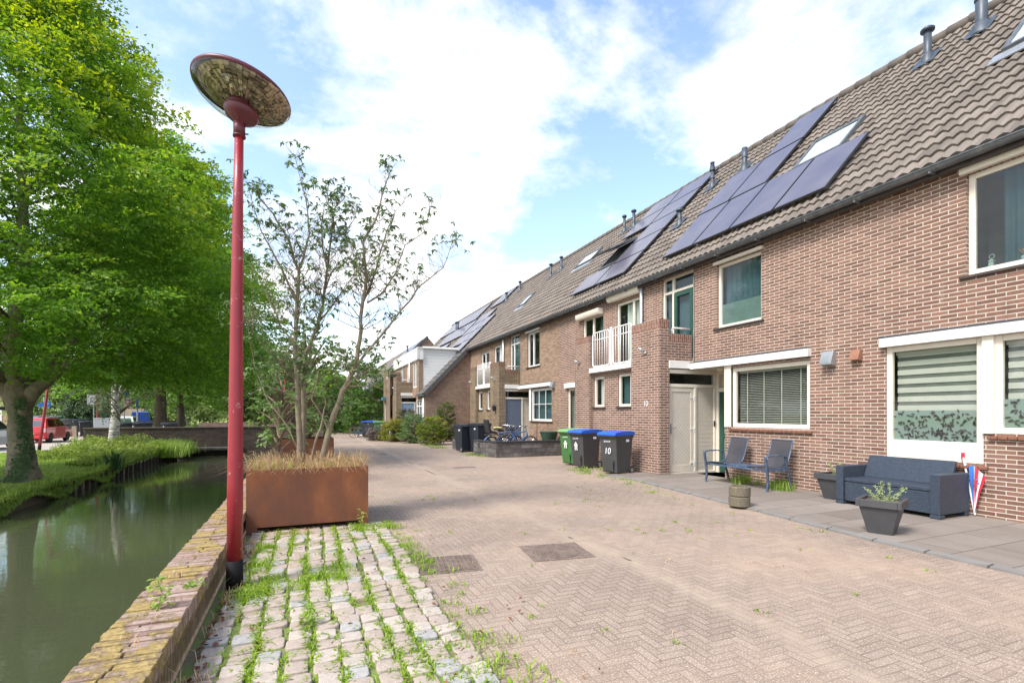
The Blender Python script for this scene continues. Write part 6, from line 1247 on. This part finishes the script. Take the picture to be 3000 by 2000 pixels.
# ---------------------------------------------------------------- bicycles   (local: wheels in the XZ plane, front towards +X)
def bike(loc,rz,label,group,fc,tyre=None,rimc=None,crate=False,bag=False,childseat=False,step=True,roll=0,basket=None):
    r=empty('bicycle',loc,label,'bicycle',group,rz); r.rotation_euler[0]=roll; tyre=tyre or rubber; Rr=.34; wb=1.10
    def wheel(x):
        b=MB(); b.torus((x,0,Rr),Rr-.018,.019,'y',36,8); w=b.build('wheel',tyre,r,smooth=True)
        b=MB(); b.torus((x,0,Rr),Rr-.042,.010,'y',36,6); b.build('rim',rimc or chrome,w,smooth=True)
        b=MB(); 
        for k in range(18): a=2*math.pi*k/18; b.tube([(x+.02*math.cos(a+1.2),.01*(-1)**k,Rr+.02*math.sin(a+1.2)),(x+(Rr-.045)*math.cos(a),0,Rr+(Rr-.045)*math.sin(a))],.0022,3)
        b.tube([(x,-.04,Rr),(x,.04,Rr)],.022,8); b.build('spokes',chrome,w)
    wheel(-wb/2); wheel(wb/2); f=MB(); t_=.017
    bbk=(-.07,0,.30); st_=(-.20,0,.80); hd=(.40,0,.86); hd2=(.42,0,.70)
    if step: f.tube([hd2,(.2,0,.50),(0.0,0,.33),bbk],.022,8); f.tube([(.41,0,.78),(.15,0,.58),(-.13,0,.46)],.015,8)
    else: f.tube([hd2,bbk],.02,8); f.tube([hd,(-.17,0,.76)],.017,8)
    f.tube([bbk,st_],t_,8)
    for s in (-1,1):
        f.tube([(-.12,s*.02,.55),(-wb/2,s*.05,Rr)],.009,6); f.tube([bbk,(-wb/2,s*.05,Rr)],.011,6); f.tube([(.43,s*.03,.66),(.47,s*.05,.55),(wb/2,s*.05,Rr)],.012,6)
    f.tube([hd,(.44,0,.64)],.022,8); f.build('frame',fc,r,smooth=True)
    b=MB(); b.tube([(-.20,0,.80),(-.225,0,.90)],.012,6); b.prism([(-.36,.90),(-.38,.93),(-.33,.96),(-.12,.94),(-.10,.925),(-.14,.90)],-.075,.075); b.build('saddle',plain('saddle_brown',(.10,.055,.035),.5) if crate else blackp,r,bevel=.02)
    b=MB(); b.tube([(.40,0,.86),(.37,0,1.02),(.39,0,1.06)],.012,6); b.tube([(.16,-.30,1.0),(.28,-.27,1.05),(.38,-.12,1.06),(.39,0,1.06),(.38,.12,1.06),(.28,.27,1.05),(.16,.30,1.0)],.012,6); b.build('handlebar',chrome,r,smooth=True)
    b=MB()
    for s in (-1,1): b.tube([(.24,s*.285,1.035),(.13,s*.305,.99)],.019,8)
    b.build('grips',blackp,r)
    for x in (-wb/2,wb/2):
        b=MB(); n=12; a0,a1=(R(20),R(190)) if x<0 else (R(10),R(140)); rr=Rr+.03; pts=[(x+rr*math.cos(a0+(a1-a0)*i/n),rr*math.sin(a0+(a1-a0)*i/n)+Rr) for i in range(n+1)]
        v=[(p[0],-.03,p[1]) for p in pts]+[(p[0],.03,p[1]) for p in pts]; b.add(v,[(i,i+1,i+n+2,i+n+1) for i in range(n)]); b.build('mudguard',fc,r,smooth=True)
    b=MB(); b.prism([(-wb/2-.06,Rr-.04),(-wb/2-.06,Rr+.05),(bbk[0]+.1,.37),(bbk[0]+.12,.24)],-.075,-.045); b.build('chain_case',fc,r,bevel=.01)
    b=MB(); b.tube([(-.07,-.09,.30),(.02,-.09,.16)],.008,5); b.tube([(-.07,.09,.30),(-.16,.09,.44)],.008,5); b.box(-.02,.07,-.16,-.09,.145,.17); b.box(-.2,-.11,.09,.16,.43,.455); b.build('pedals',blackp,r)
    b=MB(); b.box(-.86,-.30,-.05,.05,.735,.75); b.tube([(-.8,-.05,.74),(-wb/2,-.05,Rr)],.006,5); b.tube([(-.8,.05,.74),(-wb/2,.05,Rr)],.006,5); b.build('rear_rack',blackp,r)
    b=MB(); b.tube([(-.2,-.06,.28),(-.27,-.13,.01)],.009,5); b.build('kickstand',blackp,r)
    if crate:
        cr=plain('crate_wood',(.34,.12,.045),.7,var=.2); b=MB()
        for k in range(3):
            z=.86+k*.075
            b.box(.50,.92,-.2,-.19,z,z+.065); b.box(.50,.92,.19,.2,z,z+.065); b.box(.50,.51,-.19,.19,z,z+.065); b.box(.91,.92,-.19,.19,z,z+.065)
        b.box(.5,.92,-.2,.2,.845,.858); b.build('crate',cr,r)
    if bag: b=MB(); b.box(-.82,-.40,-.20,.20,.50,.80); b.build('pannier_bag',blackp,r,bevel=.03)
    if childseat:
        b=MB(); b.prism([(-.75,.80),(-.40,.80),(-.42,.86),(-.66,.90),(-.80,1.32),(-.88,1.30)],-.15,.15); b.build('child_seat',plain('child_seat_dark',(.03,.03,.035),.6),r,bevel=.03)
    return r
bm_=plain('bike_navy',(.03,.055,.11),.35,coat=.4); bbl=plain('bike_blue',(.02,.09,.30),.35,coat=.4); btyre=plain('tyre_brown',(.14,.075,.05),.8)
BK='parked bicycles'
bike((3.45,32.35,0),R(-12),'navy step-through bicycle with a wooden crate on the front, seen side-on by the hedge',BK,bm_,tyre=btyre,crate=True)
bike((3.85,33.3,0),R(-10),'dark bicycle half hidden right behind the crate bike',BK,blackp,tyre=btyre)
bike((4.60,27.35,0),R(-118),'bicycle with grey tyre and black bag, pointing at the camera beside the green bin',BK,plain('bike_grey',(.08,.085,.10),.35),tyre=plain('tyre_grey',(.35,.35,.36),.6),bag=True)
bike((6.85,17.05,0),R(12),'blue bicycle with a child seat behind the low stone wall, before the dark door',BK,bbl,childseat=True,step=False,roll=R(4))
bike((7.25,16.65,0),R(6),'bright blue bicycle with raised handlebars nearest the metal rod behind the low wall',BK,bbl,step=False,roll=R(-4))
bike((6.9,17.5,0),R(22),'silver bicycle between the two blue ones behind the low wall',BK,chrome,step=False,roll=R(6))
bike((6.95,18.4,0),R(150),'dark bicycle lying low next to the large navy bin',BK,blackp,step=False,roll=R(25))
yb=plain('cushion_yellow',(.6,.55,.2),.7); b=MB((6.55,17.0,0)); b.box(6.45,6.72,16.9,17.1,.97,1.02); o=b.build('seat_cover',yb,bevel=.02); tag(o,'pale yellow cover lying on a saddle of the bikes behind the low wall','seat cover')
# ---------------------------------------------------------------- cars (local: front +X)
def car(loc,rz,label,paint,group='parked cars on the far street',L_=3.6,W_=1.6,H_=1.48,van=False,plate=True,name='parked_car',cat='car'):
    r=empty(name,loc,label,cat,group,rz); hw=W_/2; l=L_/2; b=MB(); rw=.29
    wx=(-l+.62,l-.72)
    # side profile with wheel arches, lofted over the width
    def prof(top):
        p=[(-l+.02,.32),(-l,.55),(-l+.05,.86)]+top+[(l-.06,.62),(l,.42),(l-.06,.22)]
        lo=[]
        for cx in (wx[1],wx[0]):
            lo.append((cx+rw+.05,.2)); 
            for k in range(1,6): a=math.pi*k/6; lo.append((cx+(rw+.05)*math.cos(a),.24+(rw+.06)*math.sin(a)))
            lo.append((cx-rw-.05,.2))
        return p+lo
    top=[(-l+.12,.93),(l-.95,.92),(l-.5,.84),(l-.15,.74)] if not van else [(-l+.05,.98),(l-.8,1.0),(l-.35,.9),(l-.1,.8)]
    P0=prof(top); n=len(P0); ys=[(-hw,.94),(-hw+.06,1.0),(hw-.06,1.0),(hw,.94)]; 
    rows=[]
    for y,s in ys: rows.append([(x*(1 if abs(y)<hw else .985),y,.5+(z-.5)*(1.0 if abs(y)<hw else .96)) for x,z in P0])
    base=len(b.v); 
    for rw_ in rows: b.v+=rw_
    for i in range(3):
        for j in range(n): b.f.append((base+i*n+j,base+(i+1)*n+j,base+(i+1)*n+(j+1)%n,base+i*n+(j+1)%n)); b.m.append(0)
    b.f.append(tuple(base+j for j in range(n))); b.m.append(0); b.f.append(tuple(base+3*n+j for j in reversed(range(n)))); b.m.append(0)
    # cabin
    zb=.90; cab=[(-l+.06,zb),(-l+.36,H_-.12),(-l+.62,H_-.01),(l-1.95,H_),(l-1.65,H_-.06),(l-.78,zb)] if not van else [(-l+.04,zb),(-l+.1,H_-.08),(-l+.25,H_),(l-1.5,H_),(l-1.3,H_-.06),(l-.7,zb+.06)]
    m=len(cab); tw=lambda z: hw-.02-(z-zb)*.26*(0.6 if van else 1)
    v=[(x,-tw(z),z) for x,z in cab]+[(x,tw(z),z) for x,z in cab]; b.add(v,[tuple(range(m)),tuple(range(2*m-1,m-1,-1))]+[(i,i+m,(i+1)%m+m,(i+1)%m) for i in range(m)])
    b.build('body',paint,r,bevel=.03,seg=3)
    def lerp(p,q,t): return (p[0]+(q[0]-p[0])*t,p[1]+(q[1]-p[1])*t)
    for s in (-1,1):
        b=MB(); z0,z1=zb+.05,H_-.11
        xr0,xr1=-l+.36,-l+.55; xm=-l+L_*.40; xf0,xf1=l-.98,l-1.55
        for (a,c,d,e) in ((xr0,xm-.05,xm-.05,xr1),(xm+.03,xf0,xf1,xm+.03)):
            b.add([(a,s*(tw(z0)+.006),z0),(c,s*(tw(z0)+.006),z0),(d,s*(tw(z1)+.006),z1),(e,s*(tw(z1)+.006),z1)],[(0,1,2,3) if s<0 else (3,2,1,0)])
        b.build('side_window',gl_car,r)
        b=MB(); b.box(xf0-.06,xf0+.07,s*(hw-.01),s*(hw+.16),zb+.04,zb+.17); b.build('wing_mirror',blackp,r,bevel=.03)
        b=MB(); b.box(-l-.012,-l+.1,s*(hw-.2),s*(hw-.02),.62,.86); b.build('tail_light',plain('tail_light',(.5,.03,.02),.3) if van else plain('light_clear',(.6,.45,.42),.3),r,bevel=.02)
        b=MB(); b.box(l-.3,l-.07,s*(hw-.28),s*(hw-.03),.58,.72); b.build('headlight',plain('light_glass',(.55,.56,.58),.15),r,bevel=.03)
        b=MB(); b.box(-.25,-.08,s*hw,s*(hw+.02),.76,.79); b.build('door_handle',paint,r)
    b=MB(); b.add([(-l+.085,-hw+.2,zb+.06),(-l+.085,hw-.2,zb+.06),(-l+.27,hw-.3,H_-.14),(-l+.27,-hw+.3,H_-.14)],[(3,2,1,0)]); b.build('rear_window',gl_car,r)
    p=lerp(cab[4],cab[5],.08); q=lerp(cab[4],cab[5],.93); b=MB(); b.add([(p[0]+.012,-tw(p[1])+.08,p[1]+.006),(p[0]+.012,tw(p[1])-.08,p[1]+.006),(q[0]+.012,tw(q[1])-.06,q[1]+.006),(q[0]+.012,-tw(q[1])+.06,q[1]+.006)],[(0,3,2,1)]); b.build('windscreen',gl_car,r)
    if plate: b=MB(); b.box(-l-.014,-l+.02,-.26,.26,.50,.61); b.build('number_plate',plain('plate_yellow',(.75,.50,.03),.5),r)
    b=MB(); b.box(-l-.02,-l+.1,-hw+.04,hw-.04,.26,.42); b.build('bumper',paint if not van else blackp,r,bevel=.03)
    for x in wx:
        for s in (-1,1):
            b=MB(); b.tube([(x,s*(hw-.19),rw),(x,s*(hw-.01),rw)],rw,24); wq=b.build('wheel',rubber,r,bevel=.02)
            b=MB(); b.tube([(x,s*(hw-.02),rw),(x,s*(hw+.004),rw)],rw*.68,20)
            for k in range(6): a=math.pi/3*k; b.box(x+rw*.4*math.cos(a)-.02,x+rw*.4*math.cos(a)+.02,s*(hw+.002),s*(hw+.008),rw+rw*.4*math.sin(a)-.05,rw+rw*.4*math.sin(a)+.05,1)
            b.build('rim',[plain('rim_silver',(.38,.39,.40),.4,metal=.4),rubber] if paint.name!='paint_red' else [plain('rim_dark',(.03,.03,.03),.5),rubber],wq)
    return r
def paint(n,c): return plain(n,c,.28,coat=.9,var=.02)
car((-14.5,38.6,-.19),R(90),'small red hatchback with a yellow plate parked behind the leaning red post',paint('paint_red',(.55,.012,.02)))
car((-14.1,31.2,-.19),R(90),'silver grey car at the left edge of the picture, partly behind the trunk',paint('paint_silver',(.36,.38,.37)),L_=3.7)
car((-24.8,68.5,-.19),R(60),'pale silver car with its rear to the camera beyond the red car roof',paint('paint_pale',(.52,.55,.57)),L_=4.3,W_=1.75)
car((-24.0,63.5,-.19),R(80),'dark blue car just visible above the red car roof',paint('paint_dark_blue',(.03,.06,.12)),L_=4.1,W_=1.7)
car((-17.0,68.5,-.19),R(100),'blue van with red tail lights beyond the bridge, left of the thick trunk',paint('paint_blue',(.01,.05,.32)),L_=4.4,W_=1.85,H_=1.95,van=True,name='parked_van',cat='van')
car((-14.7,54.6,-.19),R(96),'white car with a yellow plate between the birch and the blue van',paint('paint_white',(.60,.62,.64)),L_=4.0,W_=1.7)
car((1.9,52.5,0),R(84),'white car far down the street, seen between the shrub stems',paint('paint_white_far',(.62,.63,.64)),L_=4.2,W_=1.75)
# other red lamp posts
l2_=dup(la,(-11.2,29.4,-.2),R(40),'red lamp post leaning to the right between the trunk and the red car','red street lamps'); l2_.rotation_euler=(R(1),R(5.5),R(20)); 
l3_=dup(la,(-11.88,38.65,-.2),R(200),'thin red lamp post standing right behind the white square sign','red street lamps'); l3_.scale=(1.15,1.15,1.3)
l4_=dup(la,(-1.0,32.1,0),R(120),'red lamp post beyond the bridge, glimpsed behind the shrub stems','red street lamps'); l4_.scale=(1,1,1.1)
# ---------------------------------------------------------------- signs, cabinet, stumps
def facing(x,y): return math.atan2(-x,y)
signw=plain('sign_white',(.62,.63,.62),.5,var=.03); signg=plain('sign_grey',(.22,.22,.22),.5); signb=plain('sign_blue',(.02,.16,.52),.45,var=.03); signr=plain('sign_red',(.55,.03,.03),.45)
r=empty('road_sign',(-12.06,38.6,-.2),'white square end-of-zone road sign with a diagonal stripe on a grey post','road sign',None,facing(-12.06,38.6))
b=MB(); b.tube([(0,.03,0),(0,.03,2.8)],.032,10); b.build('post',steel,r); b=MB(); b.box(-.32,.32,-.01,.01,2.26,2.9); s_=b.build('sign_plate',signw,r,bevel=.02)
b=MB()
for (a,c,z0,z1) in ((-.17,.17,2.66,2.71),(-.17,.17,2.42,2.47),(-.17,-.12,2.47,2.66),(.12,.17,2.47,2.66)): b.box(a,c,-.018,-.011,z0,z1)
b.add([(-.27,-.02,2.33),(-.23,-.02,2.30),(.27,-.02,2.83),(.23,-.02,2.86)],[(0,1,2,3)]); 
for k in (-.29,.27): b.box(k,k+.02,-.016,-.0105,2.3,2.86)
b.box(-.27,.27,-.016,-.0105,2.285,2.3); b.box(-.27,.27,-.016,-.0105,2.86,2.875); b.build('zone_symbol',signg,s_)
r=empty('road_sign',(-22.86,61.0,-.2),'blue parking sign on a thin pole in front of the weeping tree','road sign',None,facing(-22.86,61)); b=MB(); b.tube([(0,.04,0),(0,.04,3.3)],.05,8); b.build('post',steel,r); b=MB(); b.box(-.05,.45,-.01,.01,2.35,2.9); b.box(-.4,-.08,-.01,.01,2.35,2.75); s_=b.build('sign_plate',signb,r); text('P',.45,(.2,-.02,2.46),(R(90),0,0),signw,s_)
r=empty('road_sign',(-12.6,46.3,-.2),'blue round signs above a white plate with a red ring, right of the birch','road sign',None,facing(-12.5,46.3)); b=MB(); b.tube([(0,.04,0),(0,.04,4.0)],.04,8); b.build('post',steel,r)
for x,z in ((-.2,3.55),(.1,3.25)): b=MB(); b.tube([(x,-.01,z),(x,.01,z)],.22,20); b.build('round_plate',signb,r)
b=MB(); b.box(-.05,.4,-.01,.01,2.2,3.0); s_=b.build('sign_plate',signw,r); b=MB(); b.torus((.18,-.02,2.6),.15,.025,'y',20); b.build('red_ring',signr,s_)
r=empty('road_sign',(-10.95,43.0,-.2),'narrow blue sign edge-on on a white post left of the thick trunk','road sign',None,facing(-11,43)); b=MB(); b.tube([(0,.04,0),(0,.04,2.7)],.05,8); b.build('post',signw,r); b=MB(); b.box(-.08,.08,-.03,.0,2.15,2.8); b.build('sign_plate',signb,r)
r=empty('utility_cabinet',(-11.3,37.6,-.2),'pale grey utility cabinet half hidden by the birch trunk','utility cabinet',None,facing(-11.4,37.6)); cabm=plain('cabinet_grey',(.45,.47,.47),.5,var=.05); b=MB(); b.box(-.42,.42,-.2,.2,0,1.42); b.build('cabinet_body',cabm,r,bevel=.01); b=MB(); b.box(-.44,.44,-.22,.22,1.42,1.46); b.build('lid',cabm,r,bevel=.01); b=MB(); b.box(-.40,-.003,-.206,-.2,.1,1.38); b.box(.003,.40,-.206,-.2,.1,1.38); b.build('doors',cabm,r)
for x,y,l in ((-15.35,45.6,'pale square concrete stump left of the lone dark bin'),(-14.2,45.9,'brownish concrete stump right of the lone dark bin')):
    b=MB((x,y,-.2)); b.taper((x,y),.34,.34,-.25,(x,y),.28,.28,.6); o=b.build('concrete_stump',plain('stump_concrete',(.30,.25,.19),.9,var=.2),bevel=.03); tag(o,l,'stump','concrete stumps beside the dark bin')
# ---------------------------------------------------------------- far buildings
gr=empty('garage_building',(-33,82,-.2),'flat-roofed brick garage block with white door bays at the left','garage')
dirv=Vector((.9216,-.388,0)) # along the picture plane
def slab(parent,p,L0,L1,d0,d1,z0,z1,mat,name):
    b=MB(parent.location); n=Vector((.388,.9216,0)); q=[]
    for z in (z0,z1):
        for (l,d) in ((L0,d0),(L1,d0),(L1,d1),(L0,d1)): q.append(tuple(Vector(p)+dirv*l+n*d+Vector((0,0,z))))
    b.add(q,[(3,2,1,0),(4,5,6,7),(0,1,5,4),(1,2,6,5),(2,3,7,6),(3,0,4,7)]); return b.build(name,mat,parent)
gp=(-28.9,79.6,0)   # right front corner
slab(gr,gp,-22,0,0,6,-.3,4.0,brick('brick_pink',(.28,.15,.11),(.40,.23,.17),(.36,.28,.22)),'wall'); slab(gr,gp,-22.1,.1,-.08,6,4.0,4.25,darkledge,'roof_edge')
for k in range(6): slab(gr,gp,-2.2-k*3.4,-.9-k*3.4,-.06,-.0,1.9,3.7,white,'window_bay'); 
for k in range(3): slab(gr,gp,-9.5-k*4,-6.5-k*4,-.05,0,.0,2.5,white,'garage_door')
lh_=empty('house',(-44,112,-.2),'brick house with pinkish roof behind the garages at the far left','house'); slab(lh_,(-33,95,0),-30,0,0,8,-.3,4.5,brick_tan,'wall'); b=MB(lh_.location)
n_=Vector((.388,.9216,0)); p0=Vector((-33,95,4.5)); q=[p0-dirv*31-n_*.4,p0+dirv*.5-n_*.4,p0+dirv*.5+n_*5+Vector((0,0,4.6)),p0-dirv*31+n_*5+Vector((0,0,4.6))]; b.add([tuple(v) for v in q],[(0,1,2,3)]); b.build('roof',plain('roof_pink',(.26,.17,.14),.8,var=.15,scale=2),lh_)
cpt=empty('carport',(-29,66,-.2),'black open carport at the left edge behind the silver car','carport'); cp0=(-25.6,59.6,0); slab(cpt,cp0,-9,-.4,0,3,1.85,2.15,blackp,'roof'); 
for k in (-1.1,-4.5,-8): slab(cpt,cp0,k,k+.25,.1,.35,-.2,1.86,blackp,'post')
fen=empty('wooden_fence',(-24,74,-.2),'grey-brown wooden fence between the garages and the conifer','fence'); fm_=plain('fence_wood',(.27,.22,.16),.85,var=.25,scale=1.5)
for k in range(26): slab(fen,(-30,78.5,0),k*.36,k*.36+.33,0,.05,-.2,1.75+.05*(k%2),fm_,'board') if k<26 else 0
slab(fen,(-30,78.5,0),9.4,13,0,.08,-.2,2.1,fm_,'panel')
hb=empty('house',(-22,92,-.2),'beige house with grey tiled roof and a small window behind the birch','house'); hp=(-19.3,86.5,0)
bei=plain('render_beige',(.42,.36,.28),.85,var=.08); slab(hb,hp,-9,0,0,7,-.3,4.4,bei,'wall'); slab(hb,hp,-8.8,-8.0,-.05,0,1.2,3.2,white,'window_frame'); slab(hb,hp,-8.65,-8.15,-.07,-.05,1.35,3.05,gl_d,'window'); slab(hb,hp,-3.8,-1.2,-.05,0,1.2,2.6,darkledge,'window')
b=MB(hb.location); p0=Vector(hp)+Vector((0,0,3.2)); q=[p0-dirv*5.5-n_*.4,p0-dirv*.6-n_*.4,p0-dirv*.2+n_*3+Vector((0,0,3.2)),p0-dirv*5.1+n_*3+Vector((0,0,3.2))]; b.add([tuple(v) for v in q],[(0,1,2,3)]); b.build('roof',plain('roof_far_grey',(.26,.22,.19),.8,var=.2,scale=5),hb)
slab(hb,hp,-.55,1.0,-.5,5,-.3,5.6,plain('render_ochre',(.45,.34,.26),.85),'side_wall')
fh=empty('house',(-5.6,78.5,-.2),'small brown house with striped awning and white window frames right of the lamp post','house'); fp=(-7.3,79.6,0)
slab(fh,fp,0,2.3,0,4,-.3,1.9,plain('brick_far_brown',(.22,.16,.12),.9),'wall'); slab(fh,fp,-.1,2.4,-.3,0,1.75,2.4,white,'awning_board')
for k in range(8): slab(fh,fp,k*.29,k*.29+.12,-.33,-.3,1.8,2.35,darkledge,'awning_stripe')
for a_,c_ in ((.2,.75),(1.15,2.1)): slab(fh,fp,a_,c_,-.05,0,.95,1.65,white,'window_frame'); slab(fh,fp,a_+.07,c_-.07,-.08,-.05,1.02,1.58,darkledge,'window')
